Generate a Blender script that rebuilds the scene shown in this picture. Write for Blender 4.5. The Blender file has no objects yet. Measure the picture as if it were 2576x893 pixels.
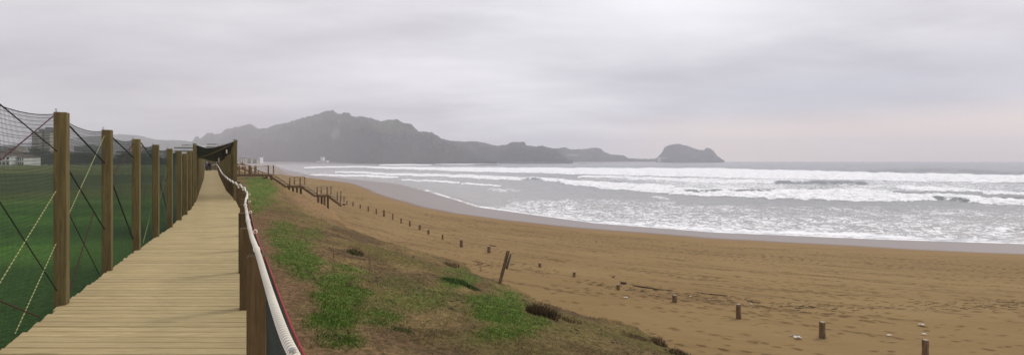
import bpy, math, random
import numpy as np
from mathutils import Vector, Matrix
random.seed(7); RNG = np.random.default_rng(11)
C = bpy.context.scene.collection
scn = bpy.context.scene
# ------------------------------------------------------------------ camera
H = 8.5                       # eye height above the sea (sea level is z = 0)
HV = 404.5                    # row of the horizon in the 2576 px wide view of the photograph
cam_d = bpy.data.cameras.new('camera'); cam = bpy.data.objects.new('camera', cam_d); C.objects.link(cam)
cam.location = (0, 0, H); cam.rotation_euler = (math.radians(90), 0, 0)
cam_d.sensor_width = 36; cam_d.lens = 18; cam_d.shift_y = -0.0162
cam_d.clip_start = 0.05; cam_d.clip_end = 60000
scn.camera = cam
scn.view_settings.view_transform = 'Standard'; scn.view_settings.look = 'None'
scn.view_settings.exposure = 0.0; scn.view_settings.gamma = 1.0; scn.view_settings.use_curve_mapping = False
scn.cycles.volume_bounces = 4; scn.cycles.transparent_max_bounces = 16
scn.cycles.max_bounces = 8
# ------------------------------------------------------------------ node helpers
class NT:
    def __init__(s, tree): s.t = tree; tree.nodes.clear()
    def n(s, typ, ins=None, **kw):
        x = s.t.nodes.new('ShaderNode' + typ)
        for k, v in kw.items(): setattr(x, k, v)
        for k, v in (ins or {}).items(): s.put(x.inputs[k], v)
        return x
    def put(s, sock, v):
        if hasattr(v, 'is_output'): s.t.links.new(v, sock)
        elif hasattr(v, 'outputs'): s.t.links.new(v.outputs[0], sock)
        else:
            if isinstance(v, tuple) and len(v) == 3 and sock.type == 'RGBA': v = (*v, 1)
            sock.default_value = v
    def math(s, op, a, b=0.0, clamp=False): return s.n('Math', {0: a, 1: b}, operation=op, use_clamp=clamp).outputs[0]
    def mix(s, f, a, b, blend='MIX'):
        x = s.n('Mix', data_type='RGBA', blend_type=blend); s.put(x.inputs[0], f); s.put(x.inputs[6], a); s.put(x.inputs[7], b); return x.outputs[2]
    def ramp(s, f, a, b, lo=0.0, hi=1.0, smooth=True):
        return s.n('MapRange', {0: f, 1: a, 2: b, 3: lo, 4: hi}, interpolation_type='SMOOTHSTEP' if smooth else 'LINEAR').outputs[0]
    def noise(s, vec, scale, detail=4, rough=0.55, dist=0.0):
        return s.n('TexNoise', {'Vector': vec, 'Scale': scale, 'Detail': detail, 'Roughness': rough, 'Distortion': dist}).outputs[0]
    def mapv(s, vec, scale=(1, 1, 1), rot=(0, 0, 0), loc=(0, 0, 0)):
        return s.n('Mapping', {'Vector': vec, 'Scale': scale, 'Rotation': rot, 'Location': loc}).outputs[0]
    def attr(s, name): return s.n('Attribute', attribute_name=name)
def rgb(r, g, b):
    f = lambda c: ((c / 255 + 0.055) / 1.055) ** 2.4 if c > 10 else c / 255 / 12.92
    return (f(r), f(g), f(b))
# ------------------------------------------------------------------ world: overcast
SUN_EL, SUN_AZ = math.radians(48), math.radians(55)      # azimuth from +Y towards +X
w = bpy.data.worlds.new('World'); scn.world = w; w.use_nodes = True
T = NT(w.node_tree)
sky = T.n('TexSky', sky_type='NISHITA', sun_disc=False, sun_elevation=SUN_EL, sun_rotation=SUN_AZ)
tc = T.n('TexCoord').outputs['Generated']
sep = T.n('SeparateXYZ', {0: tc}); dx, dy, dz = sep.outputs
elev = T.math('MAXIMUM', dz, 0.0)
# cloud layer: project the direction on a flat deck of cloud so it flattens towards the horizon
den = T.math('ADD', elev, 0.16)
pv = T.n('CombineXYZ', {0: T.math('DIVIDE', dx, den), 1: T.math('DIVIDE', dy, den), 2: 0.0}).outputs[0]
n1 = T.noise(T.mapv(pv, (0.42, 0.75, 1), (0, 0, 0.25), (2.3, 1.1, 0)), 1.0, 5, 0.5, 0.3)
n2 = T.noise(T.mapv(pv, (1.2, 2.6, 1), (0, 0, 0.1), (5.3, 0.4, 0)), 1.0, 6, 0.55, 0.2)
n3 = T.noise(T.mapv(tc, (1.3, 1.3, 7), (0, 0.10, 0), (1.3, 2.4, 0)), 1.6, 4, 0.5, 0.1)
lum = T.math('ADD', T.math('MULTIPLY', T.ramp(n1, 0.3, 0.7), 0.50), T.math('MULTIPLY', T.ramp(n2, 0.3, 0.7), 0.16))
lum = T.math('ADD', lum, T.math('MULTIPLY', T.ramp(n3, 0.32, 0.68), 0.34))
base = T.mix(lum, rgb(169, 166, 175), rgb(234, 233, 237))
# brighter thin cloud high over the sea, warmer gap low over the sea horizon, lilac murk inland
gx = T.ramp(T.math('ABSOLUTE', T.math('SUBTRACT', dx, 0.30)), 0.0, 0.42, 1, 0)
bright = T.math('MULTIPLY', gx, T.ramp(elev, 0.14, 0.33), clamp=True)
base = T.mix(T.math('MULTIPLY', bright, 0.75), base, rgb(244, 245, 249))
left = T.ramp(dx, 0.05, -0.55)
base = T.mix(T.math('MULTIPLY', left, 0.30), base, rgb(192, 182, 188))
dark = T.math('MULTIPLY', T.ramp(T.math('ABSOLUTE', T.math('SUBTRACT', elev, 0.115)), 0, 0.075, 1, 0), T.ramp(dx, 0.1, 0.5))
base = T.mix(T.math('MULTIPLY', dark, 0.55), base, rgb(177, 182, 196))
warm = T.math('MULTIPLY', T.ramp(elev, 0.10, 0.02), T.ramp(dx, 0.08, 0.40))
base = T.mix(T.math('MULTIPLY', warm, 0.85), base, rgb(255, 222, 190))
bg1 = T.n('Background', {0: sky, 1: 0.08}); bg2 = T.n('Background', {0: base, 1: 1.25})
mx = T.n('MixShader', {0: 0.95, 1: bg1, 2: bg2})
T.n('OutputWorld', {0: mx})
# ------------------------------------------------------------------ sun behind the cloud
sl = bpy.data.lights.new('sun', 'SUN'); sl.energy = 1.5; sl.angle = math.radians(14); sl.color = (1, 0.95, 0.88)
so = bpy.data.objects.new('sun', sl); C.objects.link(so)
sdir = Vector((math.sin(SUN_AZ) * math.cos(SUN_EL), math.cos(SUN_AZ) * math.cos(SUN_EL), math.sin(SUN_EL)))
so.rotation_euler = sdir.to_track_quat('Z', 'Y').to_euler(); so.location = (30, 20, 60)

# ------------------------------------------------------------------ placing helpers
def ray(u, v): return ((u - 1288) / 1288, 1.0, -(v - HV) / 1288)
def onz(u, v, z):                       # point of the sight line at height z
    r = ray(u, v); D = (z - H) / r[2]; return np.array((r[0] * D, D, z))
def atD(u, v, D):
    r = ray(u, v); return np.array((r[0] * D, D, H + r[2] * D))
def uv_of(x, y, z): return 1288 + 1288 * x / y, HV - 1288 * (z - H) / y
def hit(u, v, hf, d0=3.0, d1=2000.0):
    r = ray(u, v); D = d0
    while D < d1:
        z = H + r[2] * D
        if z <= hf(r[0] * D, D): 
            lo, hi = D / 1.01, D
            for _ in range(20):
                m = (lo + hi) / 2
                if H + r[2] * m <= hf(r[0] * m, m): hi = m
                else: lo = m
            return np.array((r[0] * hi, hi, H + r[2] * hi))
        D *= 1.01
    return np.array((r[0] * d1, d1, H + r[2] * d1))
def _h(ix, iy, s): 
    n = (ix.astype(np.int64) * 374761393 + iy.astype(np.int64) * 668265263 + s * 974634777) & 0x7fffffff
    n = ((n ^ (n >> 13)) * 1274126177) & 0x7fffffff
    return ((n ^ (n >> 16)) & 0xffff) / 65535.0
def vnoise(x, y, s=0):
    x = np.asarray(x, float); y = np.asarray(y, float)
    ix = np.floor(x); iy = np.floor(y); fx = x - ix; fy = y - iy
    fx = fx * fx * (3 - 2 * fx); fy = fy * fy * (3 - 2 * fy)
    a = _h(ix, iy, s); b = _h(ix + 1, iy, s); c = _h(ix, iy + 1, s); d = _h(ix + 1, iy + 1, s)
    return (a * (1 - fx) + b * fx) * (1 - fy) + (c * (1 - fx) + d * fx) * fy
def fbm(x, y, o=4, s=0):
    t = 0; a = 0.5; k = 0
    for i in range(o):
        t = t + a * vnoise(x * 2 ** i + 17 * i, y * 2 ** i - 9 * i, s + i); k += a; a *= 0.5
    return t / k
def sstep(a, b, x):
    t = np.clip((x - a) / (b - a), 0, 1); return t * t * (3 - 2 * t)
def polydist(x, y, P):
    """signed distance to a polyline (positive on the left of its direction)"""
    best = np.full(np.shape(x), 1e18); sg = np.ones(np.shape(x))
    for (ax, ay), (bx, by) in zip(P[:-1], P[1:]):
        ex, ey = bx - ax, by - ay; L = ex * ex + ey * ey
        t = np.clip(((x - ax) * ex + (y - ay) * ey) / L, 0, 1)
        qx, qy = x - ax - t * ex, y - ay - t * ey; d = qx * qx + qy * qy
        m = d < best; best = np.where(m, d, best); sg = np.where(m, np.sign(ex * qy - ey * qx), sg)
    return np.sqrt(best) * sg

def tag(o, label=None, cat=None, group=None, kind=None):
    if label: o['label'] = label
    if cat: o['category'] = cat
    if group: o['group'] = group
    if kind: o['kind'] = kind
    return o
def empty(name, loc, label, cat, group=None):
    o = bpy.data.objects.new(name, None); C.objects.link(o); o.location = tuple(map(float, loc)); o.empty_display_size = 0.2
    return tag(o, label, cat, group)
def mesh_np(name, V, F, mat, parent=None, smooth=False, attrs=None, origin=None):
    """V (n,3), F (m,k) constant size faces"""
    V = np.array(V, dtype=np.float64); F = np.asarray(F, dtype=np.int32)
    off = np.array(origin if origin is not None else (world_loc(parent) if parent else (0, 0, 0)), float)
    V = V - off
    me = bpy.data.meshes.new(name); k = F.shape[1]
    me.vertices.add(len(V)); me.vertices.foreach_set('co', V.astype(np.float32).ravel())
    me.loops.add(F.size); me.loops.foreach_set('vertex_index', F.ravel())
    me.polygons.add(len(F)); me.polygons.foreach_set('loop_start', np.arange(0, F.size, k, dtype=np.int32))
    me.polygons.foreach_set('loop_total', np.full(len(F), k, dtype=np.int32))
    me.polygons.foreach_set('use_smooth', np.full(len(F), smooth))
    for an, av in (attrs or {}).items():
        av = np.asarray(av, np.float32)
        if av.ndim == 1:
            a = me.attributes.new(an, 'FLOAT', 'POINT'); a.data.foreach_set('value', av)
        else:
            a = me.attributes.new(an, 'FLOAT_COLOR', 'POINT')
            a.data.foreach_set('color', np.concatenate([av, np.ones((len(av), 1), np.float32)], 1).ravel())
    me.update(calc_edges=True); me.validate()
    me.materials.append(mat)
    o = bpy.data.objects.new(name, me); C.objects.link(o)
    if parent: o.parent = parent
    if origin is not None and not parent: o.location = tuple(map(float, origin))
    return o
def world_loc(o):
    p = np.zeros(3)
    while o is not None: p = p + np.array(o.location); o = o.parent
    return p
class MB:
    def __init__(s): s.v = []; s.f = []; s.a = []
    def add(s, vs, fs, a=0.0):
        n = len(s.v); s.v += [tuple(map(float, p)) for p in vs]; s.f += [tuple(i + n for i in f) for f in fs]; s.a += [a] * len(vs)
    def box(s, c, size, rz=0.0, a=0.0, bev=0.0):
        x, y, z = (q / 2 for q in size); cs, sn = math.cos(rz), math.sin(rz)
        if bev:
            b = bev; ring = [(-x + b, -y), (x - b, -y), (x, -y + b), (x, y - b), (x - b, y), (-x + b, y), (-x, y - b), (-x, -y + b)]
            lv = [(px, py, -z) for px, py in ring] + [(px, py, z - b) for px, py in ring] + [(px * (1 - b / x), py * (1 - b / y), z) for px, py in ring]
            fs = [tuple(range(7, -1, -1)), tuple(range(16, 24))]
            for k in (0, 8): fs += [(k + i, k + (i + 1) % 8, k + 8 + (i + 1) % 8, k + 8 + i) for i in range(8)]
        else:
            lv = [(i, j, k) for k in (-z, z) for i, j in ((-x, -y), (x, -y), (x, y), (-x, y))]
            fs = [(3, 2, 1, 0), (4, 5, 6, 7), (0, 1, 5, 4), (1, 2, 6, 5), (2, 3, 7, 6), (3, 0, 4, 7)]
        s.add([(c[0] + i * cs - j * sn, c[1] + i * sn + j * cs, c[2] + k) for i, j, k in lv], fs, a); return s
    def beam(s, p, q, w, h, a=0.0):
        p = np.array(p, float); q = np.array(q, float); d = q - p; L = np.linalg.norm(d); d = d / L
        up = np.array((0, 0, 1.0)) if abs(d[2]) < 0.95 else np.array((0, 1.0, 0))
        r = np.cross(d, up); r /= np.linalg.norm(r); u = np.cross(r, d)
        vs = [e + r * i * w / 2 + u * j * h / 2 for e in (p, q) for i, j in ((-1, -1), (1, -1), (1, 1), (-1, 1))]
        s.add(vs, [(0, 1, 2, 3), (7, 6, 5, 4), (4, 5, 1, 0), (5, 6, 2, 1), (6, 7, 3, 2), (7, 4, 0, 3)], a); return s
    def tube(s, pts, rad, seg=8, cap=True, a=0.0):
        pts = [np.array(p, float) for p in pts]; n = len(pts)
        if not hasattr(rad, '__len__'): rad = [rad] * n
        vs = []; ref = None
        for i, p in enumerate(pts):
            d = pts[min(i + 1, n - 1)] - pts[max(i - 1, 0)]; d = d / (np.linalg.norm(d) + 1e-12)
            if ref is None: ref = np.array((0, 0, 1.0)) if abs(d[2]) < 0.9 else np.array((1.0, 0, 0))
            r = np.cross(d, ref); r /= np.linalg.norm(r); u = np.cross(r, d); ref = u
            for k in range(seg):
                t = 2 * math.pi * k / seg; vs.append(p + (r * math.cos(t) + u * math.sin(t)) * rad[i])
        fs = [(i * seg + k, i * seg + (k + 1) % seg, (i + 1) * seg + (k + 1) % seg, (i + 1) * seg + k) for i in range(n - 1) for k in range(seg)]
        if cap: fs += [tuple(range(seg - 1, -1, -1)), tuple(range((n - 1) * seg, n * seg))]
        s.add(vs, fs, a); return s
    def build(s, name, mat, parent=None, origin=None, smooth=False):
        off = np.array(origin if origin is not None else (world_loc(parent) if parent else (0, 0, 0)), float)
        me = bpy.data.meshes.new(name); me.from_pydata([tuple(np.array(p) - off) for p in s.v], [], s.f)
        if any(s.a):
            at = me.attributes.new('vary', 'FLOAT', 'POINT'); at.data.foreach_set('value', np.array(s.a, np.float32))
        me.materials.append(mat)
        me.polygons.foreach_set('use_smooth', [smooth] * len(me.polygons)); me.update()
        o = bpy.data.objects.new(name, me); C.objects.link(o)
        if parent: o.parent = parent
        elif origin is not None: o.location = tuple(map(float, origin))
        return o
def prisms(P, Q, r, rad_dir=None):
    """many thin 4-sided threads P->Q as one vertex/face array"""
    P = np.asarray(P, float); Q = np.asarray(Q, float); n = len(P); d = Q - P; d /= np.linalg.norm(d, axis=1)[:, None] + 1e-12
    up = np.where(np.abs(d[:, 2:3]) < 0.9, np.array([[0, 0, 1.0]]), np.array([[1.0, 0, 0]]))
    a = np.cross(d, up); a /= np.linalg.norm(a, axis=1)[:, None]; b = np.cross(a, d)
    r = np.broadcast_to(np.asarray(r, float), (n,))[:, None]
    vs = np.stack([P + a * r, P + b * r, P - a * r, P - b * r, Q + a * r, Q + b * r, Q - a * r, Q - b * r], 1).reshape(-1, 3)
    k = (np.arange(n) * 8)[:, None, None]
    f = np.array([(0, 1, 5, 4), (1, 2, 6, 5), (2, 3, 7, 6), (3, 0, 4, 7)])[None] + k
    return vs, f.reshape(-1, 4)
def grid_faces(nr, nc):
    i = np.arange(nr - 1)[:, None] * nc + np.arange(nc - 1)[None]
    return np.stack([i, i + 1, i + nc + 1, i + nc], -1).reshape(-1, 4)

# ------------------------------------------------------------------ materials
def mat(name):
    m = bpy.data.materials.new(name); m.use_nodes = True; return m, NT(m.node_tree)
def principled(t, col, rough=0.8, bump=None, bdist=0.02, bstr=0.5, spec=0.3, **kw):
    ins = {'Base Color': col, 'Roughness': rough, 'Specular IOR Level': spec}; ins.update(kw)
    if bump is not None:
        ins['Normal'] = t.n('Bump', {'Height': bump, 'Distance': bdist, 'Strength': bstr})
    p = t.n('BsdfPrincipled', ins); t.n('OutputMaterial', {0: p}); return p
def simple(name, c, rough=0.8, var=0.25, scale=3.0, bd=0.01, **kw):
    m, t = mat(name); o = t.n('TexCoord').outputs['Object']; n = t.noise(o, scale, 5)
    col = t.mix(t.ramp(n, 0.3, 0.7), tuple(x * (1 - var) for x in c), tuple(x * (1 + var) for x in c))
    principled(t, col, rough, t.noise(o, scale * 4, 4), bd, 0.4, **kw); return m
def wood(name, c1, c2, grain=(1, 1, 12), gs=6.0, dark=0.5):
    m, t = mat(name); o = t.n('TexCoord').outputs['Object']
    g = t.noise(t.mapv(o, grain), gs, 6, 0.65, 0.6); big = t.noise(o, 1.3, 3)
    v = t.attr('vary').outputs['Fac']
    col = t.mix(t.ramp(g, 0.28, 0.72), c1, c2)
    col = t.mix(t.math('MULTIPLY', t.ramp(big, 0.4, 0.75), dark), col, tuple(x * 0.55 for x in c1))
    vor = t.n('TexVoronoi', {'Vector': t.mapv(o, tuple(min(3, x * 0.5 + 0.8) for x in grain)), 'Scale': 2.2}).outputs['Distance']
    col = t.mix(t.ramp(vor, 0.035, 0.0), col, tuple(x * 0.3 for x in c1))
    col = t.mix(v, col, tuple(x * 0.45 for x in c2))
    principled(t, col, 0.85, g, 0.004, 0.6, spec=0.2); return m
M_deck = wood('deck_wood', (0.35, 0.27, 0.13), (0.56, 0.445, 0.235), (0.7, 14, 6), 4.0, 0.12)
M_post = wood('post_wood', (0.105, 0.082, 0.034), (0.19, 0.150, 0.064), (12, 12, 0.8), 3.0, 0.4)
M_rpost = wood('rail_post_wood', (0.070, 0.047, 0.022), (0.135, 0.092, 0.043), (12, 12, 0.8), 3.0, 0.4)
M_old = wood('weathered_wood', (0.085, 0.05, 0.03), (0.26, 0.17, 0.10), (10, 10, 1.0), 4.0, 0.5)
M_stair = wood('stair_wood', (0.13, 0.08, 0.045), (0.22, 0.14, 0.08), (3, 3, 3), 2.0, 0.3)
M_stairl = wood('stair_rail_wood', (0.46, 0.36, 0.22), (0.6, 0.48, 0.32), (3, 3, 3), 2.0, 0.3)
M_rope = simple('cream_rope', (0.72, 0.68, 0.58), 0.75, 0.1, 9)
def m_wound():
    m, t = mat('wound_cream_rope'); o = t.n('TexCoord').outputs['Object']; v = t.attr('vary').outputs['Fac']; n_ = t.noise(o, 60, 4)
    principled(t, t.mix(v, t.mix(n_, (.80, .76, .66), (.62, .58, .48)), (.10, .08, .05)), .8, n_, .003, .5); return m
M_wound = m_wound()
M_net = simple('black_net_cord', (0.022, 0.032, 0.028), 0.7, 0.2, 5)
M_netg = simple('dark_green_net_cord', (0.024, 0.040, 0.030), 0.7, 0.2, 5)
M_red = simple('red_cord', (0.33, 0.02, 0.03), 0.6, 0.15, 5)
M_dred = simple('dull_red_cord', (0.06, 0.016, 0.016), 0.7, 0.15, 5)
M_black = simple('black_cord', (0.012, 0.018, 0.016), 0.7, 0.15, 5)
M_steel = simple('galvanised_steel', (0.45, 0.45, 0.45), 0.4, 0.1, 5, Metallic=0.8)
def yellow_rope():
    m, t = mat('yellow_black_rope'); o = t.n('TexCoord').outputs['Object']
    wv = t.n('TexWave', {'Vector': t.mapv(o, (0, 0, 1)), 'Scale': 13.0, 'Distortion': 0.0}, wave_type='BANDS', bands_direction='Z').outputs['Fac']
    principled(t, t.mix(t.ramp(wv, 0.35, 0.55), (0.12, 0.13, 0.04), (0.36, 0.38, 0.17)), 0.7); return m
M_yel = yellow_rope()

# ------------------------------------------------------------------ shape of the shore
WL = [(75, 47), (52.8, 52.8), (39.7, 56), (24.4, 61.3), (11.6, 70.4), (3.9, 80.8), (-6.1, 94.8), (-12, 112), (-19, 131), (-24, 145),
      (-42, 190), (-87, 257), (-121, 308), (-200, 460), (-319, 700), (-540, 1150), (-560, 1500), (-200, 1750)]
WL = [(140, 36)] + WL
def sand_z(x, y):
    """height of the sand from its distance to the water line"""
    s = polydist(x, y, WL)      # positive on the land side
    z = np.interp(s, [-60, 0, 9, 20, 32, 42, 60, 110, 400], [-2.5, 0.0, 0.32, 1.05, 1.9, 2.45, 2.85, 3.15, 4.2])
    return z
CR_D = np.array([2, 9, 13.7, 16.9, 18.2, 21, 24.7, 33.7, 43.4, 61, 95, 200, 700, 2000.])
CR_X = np.array([15, 9, 5.0, 3.2, 1.0, -.62, -2.65, -10.2, -14.8, -23.6, -44, -107, -360, -1150.])
CR_Z = H - np.array([5.2, 5.2, 5.2, 5.2, 5.12, 5.0, 4.95, 4.85, 4.9, 4.95, 4.95, 4.9, 4.6, 4.6])
DK_D = np.array([2, 4.22, 7.48, 15.67, 21.1, 28.8, 62, 96, 200, 700, 2000.])
DK_X = np.array([-.9, -2.17, -3.95, -8.27, -11.4, -16.1, -35.5, -55.2, -118, -420, -1200.])
DL_D = np.array([2, 4.4, 5.72, 7.48, 9.22, 10.8, 12.4, 17.85, 21.6, 48, 95, 200, 700, 2000.])
DL_X = np.array([-3.0, -4.36, -5.03, -5.91, -6.77, -7.52, -8.3, -11.15, -13.3, -28.9, -57.0, -120, -425, -1210.])
deckR = lambda D: np.interp(D, DK_D, DK_X); deckL = lambda D: np.interp(D, DL_D, DL_X)
deckZ = lambda D: H - 1.6 - 0.0025 * np.asarray(D, float)
def dune_z(x, y):
    xc = np.interp(y, CR_D, CR_X) + (fbm(y * 0.45, y * 0 + 3, 3, 5) - 0.5) * np.clip(y * 0.06, 0.6, 2.2); zc = np.interp(y, CR_D, CR_Z); x0 = deckR(y)
    t = (x - x0) / (xc - x0)
    p = np.interp(y, [10, 25, 45, 60], [1.15, 1.3, 1.5, 1.6])
    tc_ = np.clip(t, 0, 1); q_ = np.interp(tc_, [0, .5, .74, .84, .93, 1], [0, 0, .56, .68, .88, 1]); wq = sstep(42, 58, y)
    z0 = H - np.interp(y, [3, 20, 60], [2.35, 2.4, 2.1])
    z = z0 + (zc - z0) * (tc_ ** p * (1 - wq) + q_ * wq)
    over = np.clip(x - xc, 0, None)
    z = z - np.minimum(over * 1.1, 30) * np.interp(y, [0, 50, 62, 80], [1, 1, .7, .5])
    ramp = np.clip(t * 4, 0, 1)
    z = z + (fbm(x * 0.5, y * 0.5, 4, 3) - 0.5) * 0.34 * ramp + (fbm(x * 2.6, y * 2.6, 3, 8) - 0.5) * 0.13 * ramp
    return z
def ground_z(x, y): return np.maximum(dune_z(x, y), sand_z(x, y))

def polar(us, vs, z0):
    """grid of ground points whose spacing grows with distance: columns by bearing, rows by distance"""
    D = (H - z0) * 1288 / np.asarray(vs)     # vs: rows below the horizon (2576 scale)
    X = (np.asarray(us) - 1288) / 1288
    DD, XX = np.meshgrid(D, X, indexing='ij'); return XX * DD, DD
# ------------------------------------------------------------------ beach
def m_sand():
    m, t = mat('beach_sand'); o = t.n('TexCoord').outputs['Object']
    wet = t.attr('wet').outputs['Fac']; shade_mark = t.attr('shade_mark').outputs['Fac']
    st = t.noise(t.mapv(o, (0.45, 1.6, 1), (0, 0, -0.25)), 1.6, 6, 0.6, 0.4)
    shv = t.attr('shore').outputs['Vector']; trk = t.noise(t.mapv(shv, (0.10, 1.3, 1)), 1.0, 5, 0.62, 0.25); trb = t.noise(t.mapv(shv, (0.06, 0.12, 1)), 1.0, 3); trg = t.noise(t.mapv(shv, (1.3, 3.5, 1)), 1.0, 4, 0.7)
    fine = t.noise(o, 14, 5, 0.7); big = t.noise(t.mapv(o, (0.35, 1, 1), (0, 0, -0.2)), 0.12, 4)
    col = t.mix(t.ramp(big, 0.3, 0.7), (0.232, 0.152, 0.065), (0.285, 0.193, 0.084))
    col = t.mix(t.math('MULTIPLY', t.ramp(st, 0.52, 0.78), 0.22), col, (0.165, 0.105, 0.052))
    col = t.mix(t.math('MULTIPLY', t.ramp(fine, 0.4, 0.8), 0.25), col, (0.20, 0.13, 0.066))
    tk = t.math('MULTIPLY', t.math('MULTIPLY', t.ramp(trk, 0.53, 0.60), t.ramp(trb, 0.36, 0.50)), t.ramp(trg, 0.40, 0.54))
    col = t.mix(t.math('MULTIPLY', tk, 0.6), col, (0.12, 0.075, 0.038))
    col = t.mix(shade_mark, col, (0.085, 0.052, 0.026))  # shade of the dents painted into the sand colour, along with damp sand
    bare = t.ramp(wet, 0.02, 0.28)
    col = t.mix(t.math('MULTIPLY', bare, 0.5), col, (0.285, 0.18, 0.085))
    col = t.mix(t.ramp(wet, 0.35, 0.62), col, (0.170, 0.122, 0.092))
    rough = t.ramp(wet, 0.38, 0.68, 0.95, 0.30)
    hgt = t.math('ADD', t.math('MULTIPLY', st, 1.0), t.math('MULTIPLY', fine, 0.25))
    dry = t.ramp(wet, 0.5, 0.1)
    b = t.n('Bump', {'Height': t.math('MULTIPLY', hgt, dry), 'Distance': 0.09, 'Strength': 0.8})
    p = t.n('BsdfPrincipled', {'Base Color': col, 'Roughness': rough, 'Specular IOR Level': t.ramp(wet, 0.4, 0.7, 0.1, 0.75), 'Normal': b})
    t.n('OutputMaterial', {0: p}); return m
us = np.arange(-160, 2760, 3.1)
below = np.concatenate([np.arange(720, 520, -8), np.arange(520, 150, -1.15), np.arange(150, 30, -0.9), np.arange(30, 3, -0.7)])
X, Y = polar(us, below, 2.3)
Z = sand_z(X, Y); S = polydist(X, Y, WL)
WD = [(140, 25), (75, 36), (52.8, 43.9), (38, 49.5), (24.4, 55.5), (10, 64.5), (2, 71), (-7, 79), (-17, 97), (-29, 120), (-50, 170), (-100, 245), (-140, 300), (-330, 690), (-560, 1150)]
wetd = -polydist(X, Y, WD) + 2.6         # positive on the seaward side
wet = sstep(-7, 7, wetd + (fbm(X * .12, Y * .12, 3, 4) - .5) * 1.6)
wet = np.where(Y > 320, 0.8, wet)
shade_mark = np.zeros_like(Z); dry = 1 - sstep(0.0, 0.5, wet)
rowY = Y[:, 0]
Zb = Z.copy()
Z = Z + (fbm(X * 0.35, Y * 0.6, 3, 30) - 0.5) * 0.16 * dry + (fbm(X * 1.3, Y * 2.2, 3, 31) - 0.5) * 0.05 * dry * sstep(8, 16, S)
def stamp(x, y, ang, la, lb, depth, m=1.0):
    if y < rowY[0] or y > 75: return
    lim = la * 1.9
    r0, r1 = np.searchsorted(rowY, (y - lim, y + lim)); r1 = max(r1, r0 + 1)
    cu = 1288 + 1288 * x / y; du = 1288 * lim / y + 3
    c0, c1 = np.searchsorted(us, (cu - du, cu + du)); 
    if c1 <= c0 or r1 <= r0: return
    sx = X[r0:r1, c0:c1] - x; sy = Y[r0:r1, c0:c1] - y
    a = sx * math.cos(ang) + sy * math.sin(ang); b = -sx * math.sin(ang) + sy * math.cos(ang)
    q = (a / la) ** 2 + (b / lb) ** 2
    g = np.exp(-q * 1.1); rim = np.exp(-(np.sqrt(q) - 1.5) ** 2 * 5) * 0.35
    Z[r0:r1, c0:c1] += (-g + rim) * depth
    shade_mark[r0:r1, c0:c1] = np.maximum(shade_mark[r0:r1, c0:c1], sstep(1.5, .8, np.sqrt(q)) * m)  # dark tint that paints shade into each dent
# trails of footprints run along the beach between the stakes and the wet sand
offs = np.sort(RNG.uniform(19, 64, 62))
for k, off in enumerate(offs):
    amp = RNG.uniform(0.2, 1.2); ph = RNG.uniform(0, 6); wl = RNG.uniform(14, 40); drift = RNG.uniform(-0.12, 0.12)
    start = RNG.uniform(-30, 10) if RNG.random() < .5 else -30; stop = RNG.uniform(20, 62) if RNG.random() < .5 else 62
    m = RNG.uniform(0.45, 1.0); q = start; side = 1
    sl_ = np.array([(-30, 95), (-19, 78), (-8, 62), (2, 50), (12, 41), (24, 33.5), (39.7, 27.5), (52.8, 24), (75, 19.)]) # a line along the shore, 28 m inland
    cum = np.concatenate([[0], np.cumsum(np.linalg.norm(np.diff(sl_, axis=0), axis=1))])
    s_ = RNG.uniform(0, 40) if start > -30 else 0
    while s_ < cum[-1]:
        bx = np.interp(s_, cum, sl_[:, 0]); by = np.interp(s_, cum, sl_[:, 1])
        b2x = np.interp(s_ + .5, cum, sl_[:, 0]); b2y = np.interp(s_ + .5, cum, sl_[:, 1])
        tx, ty = b2x - bx, b2y - by; L = math.hypot(tx, ty) + 1e-9; tx /= L; ty /= L; nx, ny = ty, -tx
        o_ = (off - 28) + amp * math.sin(s_ / wl * 6.28 + ph) + drift * (s_ - 50) + side * 0.07 + RNG.normal(0, .03)
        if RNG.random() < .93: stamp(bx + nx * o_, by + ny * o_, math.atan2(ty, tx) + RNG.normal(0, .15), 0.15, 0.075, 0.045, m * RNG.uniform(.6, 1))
        side = -side; s_ += 0.62 + RNG.normal(0, .05)
# wheel ruts left by the beach tractor, broken up by later steps
for off_, m_r in ((-9, .75), (-2.5, .6), (4, .8), (9.5, .55), (14, .6)):
    for pair in (-.8, .8):
        for s_ in np.arange(8, cum[-1], .3):
            bx = np.interp(s_, cum, sl_[:, 0]); by = np.interp(s_, cum, sl_[:, 1]); b2x = np.interp(s_ + .5, cum, sl_[:, 0]); b2y = np.interp(s_ + .5, cum, sl_[:, 1])
            tx, ty = b2x - bx, b2y - by; L = math.hypot(tx, ty) + 1e-9; tx /= L; ty /= L
            o_ = off_ + pair + 1.1 * math.sin(s_ / 23 + off_) + .03 * (s_ - 40)
            k_ = float(vnoise(np.array(s_ * .35), np.array(off_ * 3 + pair), 61))
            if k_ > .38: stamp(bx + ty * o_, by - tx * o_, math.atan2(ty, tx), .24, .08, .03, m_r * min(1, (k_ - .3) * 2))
# trampled sand
for k in range(1500):
    y = 13 + 40 * RNG.random() ** 1.3; x = RNG.uniform(-1.05, 1.05) * y
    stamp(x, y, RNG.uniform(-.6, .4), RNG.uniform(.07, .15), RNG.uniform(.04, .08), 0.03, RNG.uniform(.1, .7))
shade_mark *= dry; Z = Zb + (Z - Zb) * dry
M_sand = m_sand()
V = np.stack([X, Y, Z], -1).reshape(-1, 3)
beach = mesh_np('beach', V, grid_faces(*X.shape)[:, ::-1][:, ::-1], M_sand, smooth=True, attrs={'wet': wet.ravel(), 'shade_mark': shade_mark.ravel(), 'shore': np.stack([(X * .86 - Y * .5).ravel(), S.ravel(), 0 * S.ravel()], 1)})
tag(beach, kind='structure')

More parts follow.
